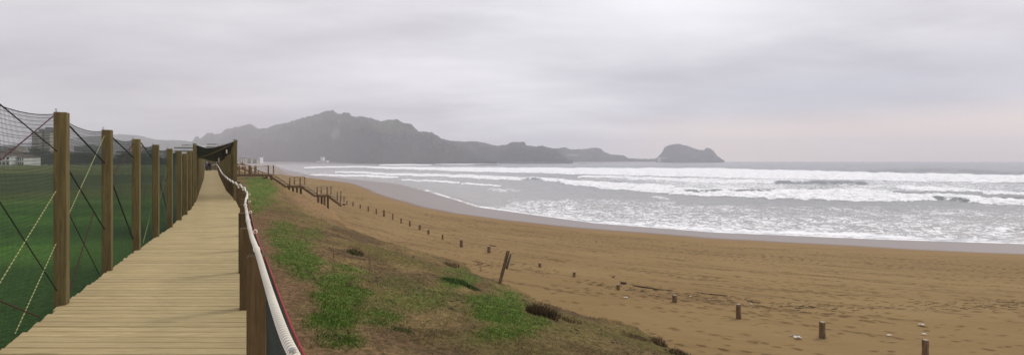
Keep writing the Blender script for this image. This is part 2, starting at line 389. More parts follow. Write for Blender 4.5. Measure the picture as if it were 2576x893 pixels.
# ------------------------------------------------------------------ dune
GREEN = [(655, 478, 36, 40, 1.0), (640, 520, 26, 22, .7), (715, 585, 34, 28, .7), (728, 618, 50, 26, 1), (735, 650, 55, 30, 1), (765, 680, 55, 28, .9), (850, 705, 60, 32, .9), (850, 745, 65, 35, 1), (850, 800, 60, 38, 1), (870, 850, 60, 26, .75),
         (950, 800, 70, 24, .7), (1040, 760, 90, 24, .45), (1245, 775, 75, 42, 1), (1260, 835, 75, 26, .9), (1345, 812, 55, 18, .7), (1160, 706, 42, 15, .9), (1150, 680, 40, 12, .5), (1090, 735, 60, 12, .45),
         (785, 585, 30, 14, .6), (1000, 720, 60, 20, .3), (760, 780, 20, 20, 0.2)]
def green_at(x, y, z):
    u, v = uv_of(x, y, z); g = np.zeros_like(u)
    wob = (fbm(x * .9, y * .9, 4, 21) - .5) * 1.5
    for cu, cv, ru, rv, a in GREEN:
        q = np.sqrt(((u - cu) / ru) ** 2 + ((v - cv) / rv) ** 2) + wob
        g = np.maximum(g, a * sstep(1.55, 0.55, q))
    return g * (0.55 + 0.75 * fbm(x * 2.3, y * 2.3, 3, 22))
below = np.concatenate([np.arange(900, 500, -7), np.arange(500, 60, -1.6), np.arange(60, 3, -0.8)])
us2 = np.arange(150, 1960, 3.4)
X, Y = polar(us2, below, H - 4.2)
X = X + 0; Z = dune_z(X, Y)
keep = (X > deckL(Y) - 0.5) & (X < np.interp(Y, CR_D, CR_X) + 9)
G = green_at(X, Y, Z); slope_sand = sstep(-0.2, 0.5, X - np.interp(Y, CR_D, CR_X)) 
nz = fbm(X * .6, Y * .6, 4, 40)
soil = np.array((0.140, 0.095, 0.050)); dryg = np.array((0.23, 0.165, 0.075)); sandc = np.array((0.36, 0.225, 0.11)); grn = np.array((0.095, 0.170, 0.028)); olive = np.array((0.145, 0.125, 0.042))
def L3(a, b, t): return a * (1 - t[..., None]) + b * t[..., None]
col = L3(soil[None, None], dryg[None, None], sstep(.35, .65, nz))
col = L3(col, olive, sstep(.45, .7, fbm(X * .35, Y * .35, 3, 44)) * .8)
nearrail = sstep(3.4, 0.8, X - deckR(Y)); col = L3(col, np.array((0.21, 0.13, 0.075)), nearrail * .8)
farsand = sstep(33, 45, Y) * sstep(.45, .8, (X - deckR(Y)) / (np.interp(Y, CR_D, CR_X) - deckR(Y))); col = L3(col, np.array((0.31, 0.20, 0.105)), farsand * .8)
col = L3(col, sandc, slope_sand * .6); col = L3(col, grn, np.clip(G, 0, 1) * .85)
col *= (0.8 + 0.4 * fbm(X * 5, Y * 5, 2, 50))[..., None]
def m_dune():
    m, t = mat('dune_turf'); o = t.n('TexCoord').outputs['Object']; c = t.attr('tint').outputs['Color']
    n = t.noise(o, 9, 6, 0.7); n2 = t.noise(o, 2.2, 4, 0.6)
    cc = t.mix(t.ramp(n, 0.35, 0.7), t.mix(1.0, c, (0.55, 0.55, 0.5), 'MULTIPLY'), t.mix(1.0, c, (1.35, 1.3, 1.25), 'MULTIPLY'))
    principled(t, cc, 0.95, t.math('ADD', n, n2), 0.10, 0.9, spec=0.08); return m
F = grid_faces(*X.shape); kf = keep.ravel()[F].all(1)
dune = mesh_np('dune', np.stack([X, Y, Z], -1).reshape(-1, 3), F[kf], m_dune(), smooth=True, attrs={'tint': col.reshape(-1, 3)})
tag(dune, kind='structure')

# ------------------------------------------------------------------ grass on the dune (nobody could count it)
N = 190000
vv = RNG.uniform(60, 900, N); D = 4.3 * 1288 / vv; uu = RNG.uniform(560, 1800, N); gx_ = (uu - 1288) / 1288 * D; gy_ = D
ok = (gx_ > deckR(gy_) + 0.15) & (gx_ < np.interp(gy_, CR_D, CR_X) + 0.5) & (gy_ < 70)
gx_, gy_ = gx_[ok], gy_[ok]; gz_ = dune_z(gx_, gy_); gg = green_at(gx_, gy_, gz_)
dens = fbm(gx_ * 1.1, gy_ * 1.1, 3, 60)
ok = RNG.random(len(gx_)) < np.clip(0.07 + gg * 1.0 + (dens > .52) * .22, 0, 1) * (1 - .8 * sstep(3.0, .8, gx_ - deckR(gy_)) * (gg < .2)); gx_, gy_, gz_, gg = gx_[ok], gy_[ok], gz_[ok], gg[ok]
n = len(gx_); hgt = (0.016 + 0.034 * RNG.random(n) ** 2) * (1 + 0.012 * gy_); wd = hgt * 0.22 * (1 + gy_ * .03); a = RNG.uniform(0, 2 * math.pi, n)
lean = hgt * RNG.uniform(.4, 2.0, n); la_ = RNG.uniform(0, 6.28, n)
P0 = np.stack([gx_ - np.cos(a) * wd, gy_ - np.sin(a) * wd, gz_ - .01], 1); P1 = np.stack([gx_ + np.cos(a) * wd, gy_ + np.sin(a) * wd, gz_ - .01], 1)
P2 = np.stack([gx_ + np.cos(la_) * lean, gy_ + np.sin(la_) * lean, gz_ + hgt], 1)
Vg = np.stack([P0, P1, P2], 1).reshape(-1, 3)
isg = RNG.random(n) < np.clip(gg * 1.2, 0.06, .95)
cg = np.where(isg[:, None], np.array((0.095, 0.165, 0.030)) * RNG.uniform(.55, 1.35, (n, 1)), np.array((0.22, 0.170, 0.080)) * RNG.uniform(.45, 1.3, (n, 1)))
def m_grass():
    m, t = mat('grass_blades'); c = t.attr('tint').outputs['Color']
    d = t.n('BsdfDiffuse', {0: c}); tr = t.n('BsdfTranslucent', {0: c}); t.n('OutputMaterial', {0: t.n('MixShader', {0: 0.3, 1: d, 2: tr})}); return m
M_grass = m_grass()
tag(mesh_np('grass', Vg, np.arange(n * 3).reshape(-1, 3), M_grass, attrs={'tint': np.repeat(cg, 3, 0)}), 'short green and straw coloured grass growing over the dune', 'grass', kind='stuff')

# ------------------------------------------------------------------ golf course
us3 = np.arange(-900, 640, 7.0); below = np.concatenate([np.arange(1500, 520, -25), np.arange(520, 40, -5), np.arange(40, 1.6, -0.7)])
X, Y = polar(us3, below, H - 2.9); Z = H - 2.75 - 0.2 * sstep(0, 30, Y) + (fbm(X * .05, Y * .05, 3, 70) - .5) * np.clip(Y * .02, .1, 1.6) - sstep(3, 0, deckL(Y) - X) * .3
col = L3(np.array((0.085, 0.195, 0.030))[None, None], np.array((0.058, 0.145, 0.024)), sstep(.4, .6, fbm(X * .11, Y * .25, 3, 71)))
col = col * (0.86 + .28 * sstep(.35, .65, vnoise(X * .02 + Y * .02, Y * .55, 75)) + .15 * (fbm(X * .8, Y * .8, 3, 76) - .5))[..., None]
rough = sstep(30, 48, Y + (fbm(X * .06, Y * .05, 3, 72) - .5) * 16); col = L3(col, np.array((0.120, 0.125, 0.045)), rough * .75)
col = L3(col, np.array((0.06, 0.085, 0.03)), sstep(.5, .62, fbm(X * .03, Y * .02, 3, 73)) * rough)
F = grid_faces(*X.shape); kf = (X < deckL(Y) + 1.2).ravel()[F].all(1)
tag(mesh_np('golf_course', np.stack([X, Y, Z], -1).reshape(-1, 3), F[kf], m_dune(), smooth=True, attrs={'tint': col.reshape(-1, 3)}), kind='structure')
# land far behind the course, below town and hills
def golf_z(x, y): return H - 2.95

# ------------------------------------------------------------------ sea
def stroke(u, v, us_, top, bot, soft=1.5):
    t = np.interp(u, us_, top, left=-99, right=-99); b = np.interp(u, us_, bot, left=-100, right=-100)
    return sstep(-soft, soft, v - t) * sstep(-soft, soft, b - v) * ((u > us_[0]) & (u < us_[-1]))
below = np.concatenate([np.arange(260, 120, -0.9), np.arange(120, 12, -0.42), np.arange(12, 0.7, -0.25)])
below = below[(H * 1288 / below) < 5900]; below = np.concatenate([below, [H * 1288 / 6000]]); us4 = np.arange(560, 2800, 2.6)
X, Y = polar(us4, below, 0.0); U, Vv = uv_of(X, Y, 0 * X)
wobble = (fbm(U * .035, Vv * .02, 4, 80) - .5) * 5 * np.clip((Vv - HV) / 60 + .35 * sstep(1500, 1000, U), .2, 1.4)
VW = Vv + wobble
# (columns, upper edge, lower edge, foam amount, wave height)
ST = [
 ([1085, 1250, 1500, 1800, 2000, 2200, 2400, 2576, 2800], [422, 423, 424, 425, 431, 437, 441, 444, 446], [426, 433, 440, 447, 452, 455, 458, 460, 463], 1.0, 1.4),
 ([760, 900, 1000, 1085, 1150, 1300], [420, 418.5, 420, 421, 424, 426], [422.5, 421.5, 425, 428, 431, 434], 1.1, .8),
 ([950, 1000, 1090], [413.5, 413.0, 414.0], [415.5, 416.5, 416], .9, .8), ([1090, 1150, 1260], [411.5, 411.3, 412], [413.4, 414, 413.2], .8, .6),
 ([1450, 1560, 1700, 1800, 1990, 2050], [442, 443, 449, 452, 455, 458], [446, 449, 456, 461, 461, 460], .8, .5),
 ([840, 1006, 1100, 1200, 1366, 1412, 1475, 1550, 1700], [431, 436, 438, 441, 448, 451, 455, 460, 468], [434.5, 441, 444, 449, 455, 458, 462, 470, 478], .9, .45),
 ([1405, 1506, 1631, 1771, 1958, 2100, 2146, 2333, 2360], [457, 463, 470, 477, 480, 483, 485, 492, 498], [460, 473, 484, 493, 500, 504, 507, 505, 503], 1.0, .6),
 ([2333, 2400, 2458, 2521, 2600, 2800], [489, 491, 496, 503, 506, 512], [499, 506, 510, 515, 517, 524], 1.0, .6),
 ([1955, 2040, 2150, 2250], [480, 479, 477, 483], [488, 490, 492, 494], .9, .45),
 ([2250, 2300, 2400, 2484], [467, 470, 474, 480], [474, 479, 481, 482], 1.0, .5),
 ([2470, 2560, 2800], [476, 484, 490], [486, 493, 500], .75, .3),
 ([1156, 1200, 1265], [460.5, 462, 465], [463.5, 465.5, 467.5], 1.0, .2), ([1221, 1240, 1300, 1320], [474, 473, 475, 478], [482, 484, 482, 480], .55, .15),
 ([740, 850, 960, 1006], [437, 440, 441, 443], [440, 444, 446, 446], .9, .3), ([1006, 1080, 1160], [450, 453, 457], [453, 457, 461], .9, .2),
 ([1635, 1660, 1690], [492, 494, 500], [496, 500, 502], .6, .2), ([2500, 2600, 2800], [570, 572, 576], [578, 580, 584], .6, .35)]
foam = np.zeros_like(X); wz = np.zeros_like(X); lee = np.zeros_like(X)
for us_, top, bot, fa, hh in ST:
    ends = sstep(0, 25, U - us_[0]) * sstep(0, 25, us_[-1] - U)
    foam = np.maximum(foam, stroke(U, VW, us_, top, bot, 1.1) * fa * (ends > .05))
    t = np.interp(U, us_, top); b = np.interp(U, us_, bot); q = (VW - t) / (b - t)       # 0 at the back of the foam, 1 at its foot
    crest = np.where(q < 0.45, np.exp(-((q - .45) / .9) ** 2), np.clip(1 - ((q - .45) / .6) ** 2, 0, 1))
    inside = ((U > us_[0]) & (U < us_[-1]))
    wz = np.maximum(wz, crest * hh * inside * ends * (0.7 + .5 * vnoise(U * .05, U * 0, 90)))
# unbroken faces of rising swell
for us_, line, hh, wdt in [([2160, 2250, 2330, 2420, 2520, 2620], [434, 431, 429, 430, 437, 440], 1.6, 5), ([1930, 2000, 2100, 2200], [459, 459, 460, 463], .7, 4),
                           ([1700, 1800, 1880, 1960], [482, 483, 482, 480], .5, 4), ([2325, 2345, 2400, 2470], [501, 497, 502, 508], .6, 4), ([2500, 2540, 2600, 2700], [500, 498, 503, 507], .5, 5), ([1290, 1340, 1380], [449, 450, 452], .5, 3)]:
    l = np.interp(U, us_, line); e = sstep(0, 35, U - us_[0]) * sstep(0, 35, us_[-1] - U); q = (VW - l) / wdt
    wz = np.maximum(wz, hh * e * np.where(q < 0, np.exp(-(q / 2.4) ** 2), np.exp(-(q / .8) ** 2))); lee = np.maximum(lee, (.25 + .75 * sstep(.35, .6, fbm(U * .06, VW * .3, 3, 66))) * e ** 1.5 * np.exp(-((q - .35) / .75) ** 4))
# lace: thinning foam left behind the breakers and in the wash
shoreV = np.interp(U, [700, 780, 850, 1000, 1075, 1100, 1205, 1350, 1500, 1800, 2200, 2576, 2800], [419, 440, 447, 461, 479, 487, 519, 540, 560, 583, 600, 612, 616])
ds = shoreV - Vv
lace = 0.50 * sstep(444, 449, VW) * sstep(490, 478, VW) * sstep(1350, 1750, U) * (0.8 + .35 * vnoise(U * .012, VW * .12, 77)) + 0.30 * sstep(424, 430, VW) * sstep(460, 450, VW) * sstep(1900, 1300, U)
wash = np.interp(ds, [-10, 0, 14, 45, 80, 120], [.60, .60, .49, .40, .33, .20]) * sstep(1050, 1400, U) * sstep(497, 520, Vv + (U < 1700) * 14)
edge_w = np.interp(U, [900, 1205, 1500, 1800, 2200, 2576], [1.2, 2.2, 6, 12, 12, 7])
edge = sstep(1.25, .55, (ds + (fbm(U * .02, U * 0, 4, 95) - .5) * 8) / edge_w) * sstep(-6, -1, ds + 3) * (U > 1050) * np.interp(U, [1050, 1200, 1350, 2200, 2576], [.33, .45, .9, 1, .6])
lace = np.maximum(lace, wash) * (1 - .9 * lee); foam = foam * (1 - .85 * lee)
small = (fbm(X * .12, Y * .35, 3, 97) - .5) * .35 * np.clip(60 / Y, .1, 1) * sstep(4, 30, ds) + (fbm(X * .5, Y * 1.2, 2, 98) - .5) * .16 * sstep(2, 25, ds)
rag = (fbm(X * .9, Y * 1.6, 3, 99) - .5) * .5 * np.clip(foam, 0, 1)
Z = wz + small + rag - 0.06
# the breakers' geometry only lifts where there is depth behind it
Z = np.where(ds < 2, np.clip(0.02 + small * .2, -.05, .08), Z)
Z = np.where(Y > 1500, small * 0, Z)
foamtot = np.maximum(foam, edge * 1.7)
def m_sea():
    m, t = mat('sea_water'); o = t.n('TexCoord').outputs['Object']
    fo = t.attr('foam').outputs['Fac']; lc = t.attr('lace').outputs['Fac']; face = t.attr('face').outputs['Fac']; shal = t.attr('shallow').outputs['Fac']
    n1 = t.noise(t.mapv(o, (0.55, 0.42, 1)), 1.0, 7, 0.75, 0.8); n2 = t.noise(t.mapv(o, (0.16, 0.13, 1)), 0.6, 5, 0.6, 0.5)
    r = t.math('ABSOLUTE', t.math('SUBTRACT', t.noise(t.mapv(o, (0.45, 0.5, 1)), 1.0, 4, 0.6, 1.4), 0.5))
    thr = t.math('SUBTRACT', 0.93, t.math('MULTIPLY', lc, 1.0))
    lacev = t.math('SUBTRACT', t.math('ADD', t.math('ADD', t.math('MULTIPLY', n1, 0.50), t.math('MULTIPLY', n2, 0.40)), t.math('MULTIPLY', t.ramp(r, 0.10, 0.0), 0.30)), thr)
    lacem = t.math('MULTIPLY', t.ramp(lacev, 0.08, 0.20), t.ramp(lc, 0.02, 0.2))
    fm = t.ramp(t.math('ADD', fo, t.math('MULTIPLY', t.math('SUBTRACT', t.math('ADD', t.math('MULTIPLY', n1, .5), t.math('MULTIPLY', n2, .5)), 0.5), 2.6)), 0.40, 0.80)
    f = t.math('MAXIMUM', fm, lacem)
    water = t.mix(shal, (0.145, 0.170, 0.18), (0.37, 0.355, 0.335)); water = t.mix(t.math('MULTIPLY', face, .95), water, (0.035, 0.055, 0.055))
    col = t.mix(f, water, t.mix(t.ramp(n1, .36, .56), (0.50, 0.53, 0.55), (0.93, 0.93, 0.93)))
    dist = t.n('CameraData') if False else None
    w1 = t.noise(t.mapv(o, (0.35, 1.3, 1)), 0.8, 6, 0.6); w2 = t.noise(t.mapv(o, (1.0, 2.6, 1)), 2.0, 4, 0.6)
    hb = t.math('ADD', t.math('MULTIPLY', w1, 1.0), t.math('ADD', t.math('MULTIPLY', w2, 0.25), t.math('MULTIPLY', f, 0.5)))
    b = t.n('Bump', {'Height': hb, 'Distance': 0.35, 'Strength': 0.6})
    p = t.n('BsdfPrincipled', {'Base Color': col, 'Roughness': t.ramp(f, 0, 1, 0.22, 0.9), 'Specular IOR Level': t.ramp(f, 0, 1, 0.5, 0.1), 'IOR': 1.33, 'Normal': b})
    t.n('OutputMaterial', {0: p}); return m
sh = sstep(150, 15, ds) * .9
sea = mesh_np('sea', np.stack([X, Y, Z], -1).reshape(-1, 3), grid_faces(*X.shape), m_sea(), smooth=True,
              attrs={'foam': foamtot.ravel(), 'lace': lace.ravel(), 'face': lee.ravel(), 'shallow': sh.ravel()})
tag(sea, kind='structure')

# ------------------------------------------------------------------ hills
def m_hill(name, c1, c2, c3, sc=1.0):
    m, t = mat(name); o = t.n('TexCoord').outputs['Object']
    a = t.noise(o, 0.012 * sc, 5, 0.6); b = t.noise(o, 0.06 * sc, 5, 0.7); f = t.attr('field').outputs['Fac']; rk = t.attr('rock').outputs['Fac']
    col = t.mix(t.ramp(b, 0.3, 0.7), c1, c2); col = t.mix(t.math('MULTIPLY', t.ramp(a, 0.55, 0.7), 0.5), col, c3)
    col = t.mix(f, col, (0.075, 0.095, 0.045)); col = t.mix(rk, col, (0.38, 0.35, 0.31))
    principled(t, col, 0.95, b, 9.0, 1.0, spec=0.05); return m
def ridge(name, pts, Db, Dr, Dk, z0, m, bump=1.0, seed=0, fields=(), rocks=(), shape=0.75, edge=18, drift=None):
    pu = np.array([p[0] for p in pts], float); pv_ = np.array([p[1] for p in pts], float)
    u = np.arange(pu[0], pu[-1] + .1, 1.0); v = np.interp(u, pu, pv_)
    v = v - (fbm(u * .22, u * 0 + seed, 3, 200 + seed) - .42) * 4.6 * bump * (.35 + 1.1 * vnoise(u * .03, u * 0, 220 + seed)) - (vnoise(u * .045, u * 0, 230 + seed) - .5) * 2.0 * bump
    t1 = np.linspace(0, 1, 46); t2 = np.linspace(0, 1, 12)[1:]
    Dbu = Db * (1 + .10 * (fbm(u * .01, u * 0, 3, 240 + seed) - .5)); Dru = Dr * (1 + .16 * (fbm(u * .012, u * 0 + 5, 3, 250 + seed) - .5))
    if drift: Dbu = Dbu * np.interp(u, *drift); Dru = Dru * np.interp(u, *drift)
    rows = []; F_ = []; R_ = []
    zr = np.maximum(H - (v - HV) / 1288 * Dru, z0)
    for t in t1:
        D_ = Dbu + (Dru - Dbu) * t; tt = t ** shape
        zz = z0 - 2 + (zr - z0 + 2) * tt
        # gullies and spurs, canopy roughness
        g = (fbm(u * .03 + t * .6, t * 5 + u * 0, 4, 260 + seed) - .5) * .42 * np.sin(np.pi * np.clip(t, 0, 1)) ** 1 * (zr - z0) + (fbm(u * .35, t * 40 + u * 0, 3, 270 + seed) - .5) * 9 * bump * min(1, t * 6) * (1 - t) ** .3
        zl = H - (v - HV) / 1288 * D_      # never taller than the sight line to the ridge
        zz = np.minimum(zz + g * (t < 1), np.where(t < 1, zl + 0, 1e9)); zz = np.maximum(zz, z0 - 2)
        uu_ = u + (D_ - D_) ; rows.append(np.stack([(uu_ - 1288) / 1288 * D_, D_, zz], 1))
        vv_ = HV - 1288 * (zz - H) / D_
        fl = np.zeros_like(u); rr = np.zeros_like(u); wob = (fbm(u * .08, t * 9 + u * 0, 3, 280) - .5) * 1.2
        for cu, cv, ru, rv, a in fields: fl = np.maximum(fl, a * sstep(1.2, .8, np.sqrt(((u - cu) / ru) ** 2 + ((vv_ - cv) / rv) ** 2) + wob))
        for cu, cv, ru, rv, a in rocks: rr = np.maximum(rr, a * sstep(1.2, .5, np.sqrt(((u - cu) / ru) ** 2 + ((vv_ - cv) / rv) ** 2) + wob))
        F_.append(fl); R_.append(rr)
    for t in t2:
        D_ = Dru + (Dk - Dr) * t; rows.append(np.stack([(u - 1288) / 1288 * D_, D_, zr + (z0 - 3 - zr) * t ** 1.3], 1)); F_.append(u * 0); R_.append(u * 0)
    V_ = np.stack(rows, 0); 
    o = mesh_np(name, V_.reshape(-1, 3), grid_faces(V_.shape[0], V_.shape[1]), m, smooth=True, attrs={'field': np.array(F_).ravel(), 'rock': np.array(R_).ravel()})
    return tag(o, kind='structure')
c5 = lambda L: [(469.6 + .2604 * x, 268.3 + .2604 * y) for x, y in L]
c6 = lambda L: [(1073.3 + .3125 * x, 335.4 + .3125 * y) for x, y in L]
M_h1 = m_hill('wooded_hill', (0.014, 0.020, 0.015), (0.036, 0.044, 0.028), (0.045, 0.055, 0.030))
M_h2 = m_hill('far_hill', (0.02, 0.028, 0.02), (0.045, 0.055, 0.036), (0.07, 0.08, 0.05), .7)
main = c5([(-60, 400), (20, 350), (60, 330), (80, 292), (110, 282), (130, 310), (165, 280), (200, 250), (250, 253), (270, 265), (330, 258), (380, 215), (440, 208), (500, 195), (550, 178), (600, 163), (640, 178), (670, 205), (715, 214), (740, 203), (800, 205), (850, 182), (950, 155), (1050, 130), (1130, 105), (1220, 92), (1290, 65), (1330, 45), (1410, 36), (1440, 65), (1480, 76), (1520, 60), (1570, 60), (1600, 95), (1680, 95), (1800, 117), (1880, 137), (1930, 128), (1980, 125), (2050, 135), (2110, 160), (2170, 165), (2200, 205), (2240, 238), (2290, 240), (2370, 250), (2440, 295), (2500, 322), (2576, 335), (2680, 385), (2800, 440), (2900, 500), (3000, 523)])
ridge('hill', main, 1350, 1850, 2500, 0, M_h1, 1.0, 1, fields=[(960, 318, 55, 14, .8), (870, 303, 30, 5, .5), (700, 345, 60, 8, .3), (1010, 330, 40, 8, .4)], rocks=[(846, 335, 13, 20, .35), (853, 304, 4, 2, .8)], shape=.62,
      drift=([400, 700, 950, 1250], [2.1, 1.6, 1.05, 1.0]))
ridge('headland', [(u, v) for u, v in c6([(-150, 60), (0, 48), (130, 52), (200, 58), (300, 67), (400, 68), (460, 74), (540, 95), (580, 100), (650, 90), (700, 70), (790, 72), (800, 95), (870, 105), (930, 100), (980, 115), (1050, 125), (1075, 160), (1130, 200), (1180, 216)])], 1750, 2100, 2600, 0, M_h1, .8, 2,
      fields=[(1235, 366, 22, 2, .9), (1330, 368, 40, 5, .3)], shape=.6, edge=10)
ridge('promontory', c6([(900, 130), (1060, 120), (1110, 112), (1150, 128), (1250, 128), (1340, 118), (1400, 120), (1430, 150), (1480, 170), (1590, 180), (1620, 200), (1700, 205), (1830, 207), (1900, 214)]), 2350, 2600, 3000, 0, M_h2, .6, 3,
      fields=[(1450, 388, 25, 3, .6), (1500, 392, 60, 3, .3)], rocks=[(1440, 390, 18, 2, .5)], shape=.6, edge=10)
ridge('island', c6([(1815, 213), (1830, 207), (1860, 195), (1880, 170), (1900, 148), (1915, 115), (1950, 97), (2000, 85), (2060, 92), (2100, 98), (2150, 122), (2200, 135), (2232, 137), (2250, 118), (2280, 122), (2310, 145), (2340, 183), (2380, 211), (2400, 217)]), 2450, 2600, 2800, 0, M_h1, .55, 4, rocks=[(1668, 398, 16, 2, .5)], shape=.45, edge=6)
ridge('distant_hill', [(-60, 372), (0, 366), (120, 352), (300, 338), (345, 341), (400, 352), (450, 353), (500, 358), (560, 370), (620, 400)], 2600, 3400, 4200, 4, M_h2, .7, 5, fields=[(350, 350, 60, 5, .5)], shape=.6)

# ------------------------------------------------------------------ boardwalk
bw = empty('boardwalk', (-3.4, 5, deckZ(5)), 'long pale timber boardwalk running away beside the net fence', 'boardwalk')
mb = MB(); y = 1.7
while y < 101:
    wd = 0.132; y2 = y + wd; zc = float(deckZ(y)) - 0.018
    j = random.uniform(-.02, .02); l1, l2 = float(deckL(y)) - .02 + j, float(deckL(y2)) - .02 + j; r1, r2 = float(deckR(y)) + .02 + j, float(deckR(y2)) + .02 + j
    sk = 0.018 * random.random(); dz = random.uniform(-.002, .002); a = random.choice((0.0, 0.03, 0.08, 0.16, 0.22)) + random.random() * .06 + 0.001
    b = 0.008
    P = [(l1, y + sk, zc), (r1, y - sk * 0, zc), (r2, y2 - sk * 0 , zc), (l2, y2 + sk, zc)]
    top = [(p[0], p[1], p[2] + .018 + dz) for p in P]; n0 = [(p[0], p[1], p[2] - .022) for p in P]
    mid = [(p[0], p[1], p[2] + .018 + dz - b) for p in P]
    tin = [(top[0][0], top[0][1] + b, top[0][2]), (top[1][0], top[1][1] + b, top[1][2]), (top[2][0], top[2][1] - b, top[2][2]), (top[3][0], top[3][1] - b, top[3][2])]
    mb.add(n0 + mid + tin, [(3, 2, 1, 0), (8, 9, 10, 11)] + [(i, (i + 1) % 4, 4 + (i + 1) % 4, 4 + i) for i in range(4)] + [(4 + i, 4 + (i + 1) % 4, 8 + (i + 1) % 4, 8 + i) for i in range(4)], a)
    y += wd + 0.011
mb.build('decking', M_deck, bw)
mb = MB()
ys = [2, 4, 6, 8, 12, 16, 21, 29, 45, 62, 80, 100]
for fn, o_ in ((deckL, .12), (deckR, -.12)):
    for a_, b_ in zip(ys[:-1], ys[1:]):
        mb.beam((float(fn(a_)) + o_, a_, float(deckZ(a_)) - .135), (float(fn(b_)) + o_, b_, float(deckZ(b_)) - .135), .08, .16)
mb.build('joists', M_rpost, bw)
for yy in np.arange(3, 100, 4.4):
    for fn, o_ in ((deckL, .15), (deckR, -.15)):
        x_ = float(fn(yy)) + o_; MB().box((x_, yy, float(deckZ(yy)) - .85), (.14, .14, 1.3)).build('pile', M_rpost, bw)

# ------------------------------------------------------------------ post and net fence on the left
def post_mesh(mbx, x, y, zb, zt, wdt, rz): mbx.box((x, y, (zb + zt) / 2), (wdt, wdt, zt - zb), rz, bev=.006)
FRZ = math.radians(26)
basepx = [(155, 765), (270, 680), (343, 628), (392, 595), (427, 571), (451, 553), (466, 540)]
toppx = [283, 327, 350, 364, 374, 379, 386]
FP = []
for (u, v), tv in zip(basepx, toppx):
    r = ray(u, v); D = 1.6 / (-(r[2]) - .0025); FP.append((r[0] * D, D, H + (-(tv - HV) / 1288) * D))
d0 = np.array(FP[0]) - np.array(FP[1]); FP.insert(0, (FP[0][0] + d0[0], FP[0][1] + d0[1], H + .57)); FP.insert(0, (FP[0][0] + d0[0], FP[0][1] + d0[1], H + .57))
NEAR_N = len(FP)
yy = FP[-1][1]
while yy < 97:
    yy += 1.72; FP.append((float(deckL(yy)) - 0.06 if yy > 18 else np.interp(yy, [FP[8][1], 18], [FP[8][0], float(deckL(18)) - .06]), yy, H + float(np.interp(yy, [17, 30, 60, 97], [.36, .32, .22, .12])) + random.uniform(-.03, .03)))
fence = empty('net_fence', (FP[2][0], FP[2][1], deckZ(FP[2][1])), 'tall row of timber posts hung with dark netting along the golf course', 'fence')
for k, (x, y, zt) in enumerate(FP):
    m_ = MB(); wdt = .115; zb = float(deckZ(y)) + (.012 if False else -.25)
    post_mesh(m_, x, y, zb, zt, wdt, FRZ)
    m_.build('fence_post', M_post, fence)
def bay_threads(A, B, zb0, zb1, zt0, zt1, nh, cell, r, sag=.07, bow=0.03, segs=8):
    """threads of one bay of netting: A, B are (x, y)"""
    P, Q, R = [], [], []
    ax, ay = A; bx, by = B; L = math.hypot(bx - ax, by - ay); nx, ny = (by - ay) / L, -(bx - ax) / L
    def pt(s, h):   # s along, h 0..1 upwards
        sg = 4 * s * (1 - s); z0 = zb0 + (zb1 - zb0) * s; z1 = zt0 + (zt1 - zt0) * s - sag * sg
        o = -bow * sg * math.sin(math.pi * h) ; return (ax + (bx - ax) * s + nx * o, ay + (by - ay) * s + ny * o, z0 + (z1 - z0) * h)
    for i in range(nh + 1):
        h = i / nh; prev = pt(0, h)
        wob = random.uniform(-.3, .3) / nh
        for k in range(1, segs + 1):
            p = pt(k / segs, min(1, max(0, h + wob * math.sin(3.1 * k / segs)))); P.append(prev); Q.append(p); R.append(r * (2.2 if i == nh else 1)); prev = p
    nv = max(2, int(L / cell))
    for j in range(1, nv):
        s = j / nv; prev = pt(s, 0)
        for k in range(1, 4): p = pt(s, k / 3); P.append(prev); Q.append(p); R.append(r); prev = p
    return P, Q, R
P, Q, R = [], [], []
off = (.05, .075)   # netting hangs on the course side of the posts
for k in range(len(FP) - 1):
    a, b = FP[k], FP[k + 1]; far = a[1]
    nh = 60 if far < 11 else (34 if far < 20 else 14); cell = .027 if far < 11 else (.045 if far < 20 else .16); r = .0020 if far < 11 else (.0032 if far < 20 else .010)
    p, q, rr = bay_threads((a[0] - off[0], a[1] - off[1] * .3), (b[0] - off[0], b[1] - off[1] * .3), float(deckZ(a[1])) - .12, float(deckZ(b[1])) - .12, a[2] - .02, b[2] - .02, nh, cell, r, sag=.07 if k > 0 else .1)
    P += p; Q += q; R += rr
v_, f_ = prisms(P, Q, R); mesh_np('netting', v_, f_, M_netg, fence)
# hooks on top of the posts
for x, y, zt in FP[1:7]:
    m_ = MB(); c_ = np.array((x - .045, y - .02, zt + .012)); pts = [c_ + np.array((math.cos(t) * .02, -math.cos(t) * .012, math.sin(t) * .02 + .01)) for t in np.linspace(-1.2, 4.4, 12)]
    m_.tube([c_ - np.array((0, 0, .05))] + pts, .004, 6); m_.build('eye_hook', M_steel, fence)
# bracing ropes behind the netting: fixed by where they cross the fence plane
A2, B2 = np.array(FP[2][:2]), np.array(FP[3][:2])
def on_fence(u, v, o=.07):
    r = ray(u, v); d = B2 - A2; n_ = np.array((d[1], -d[0])); n_ /= np.linalg.norm(n_)
    D = (n_ @ A2 + -o * 0) / (n_ @ np.array((r[0], 1.0))); D *= 1 + .012
    return np.array((r[0] * D, D, H + r[2] * D))
def rope(pa, pb, rad, m, name, sag=.0):
    a, b = on_fence(*pa), on_fence(*pb); n_ = 8
    pts = [a + (b - a) * t - np.array((0, 0, sag * 4 * t * (1 - t))) for t in np.linspace(0, 1, n_)]
    MB().tube(pts, rad, 6).build(name, m, fence)
rope((-30, 238), (143, 380), .006, M_black, 'bracing_rope'); rope((-20, 420), (144, 284), .006, M_dred, 'bracing_rope')
rope((-40, 775), (141, 480), .005, M_yel, 'bracing_rope'); rope((38, 838), (141, 612), .005, M_yel, 'bracing_rope')
rope((-25, 470), (143, 730), .006, M_black, 'bracing_rope'); rope((-10, 752), (100, 797), .006, M_dred, 'bracing_rope')
rope((168, 310), (263, 410), .010, M_black, 'bracing_rope'); rope((169, 422), (264, 578), .009, M_black, 'bracing_rope')
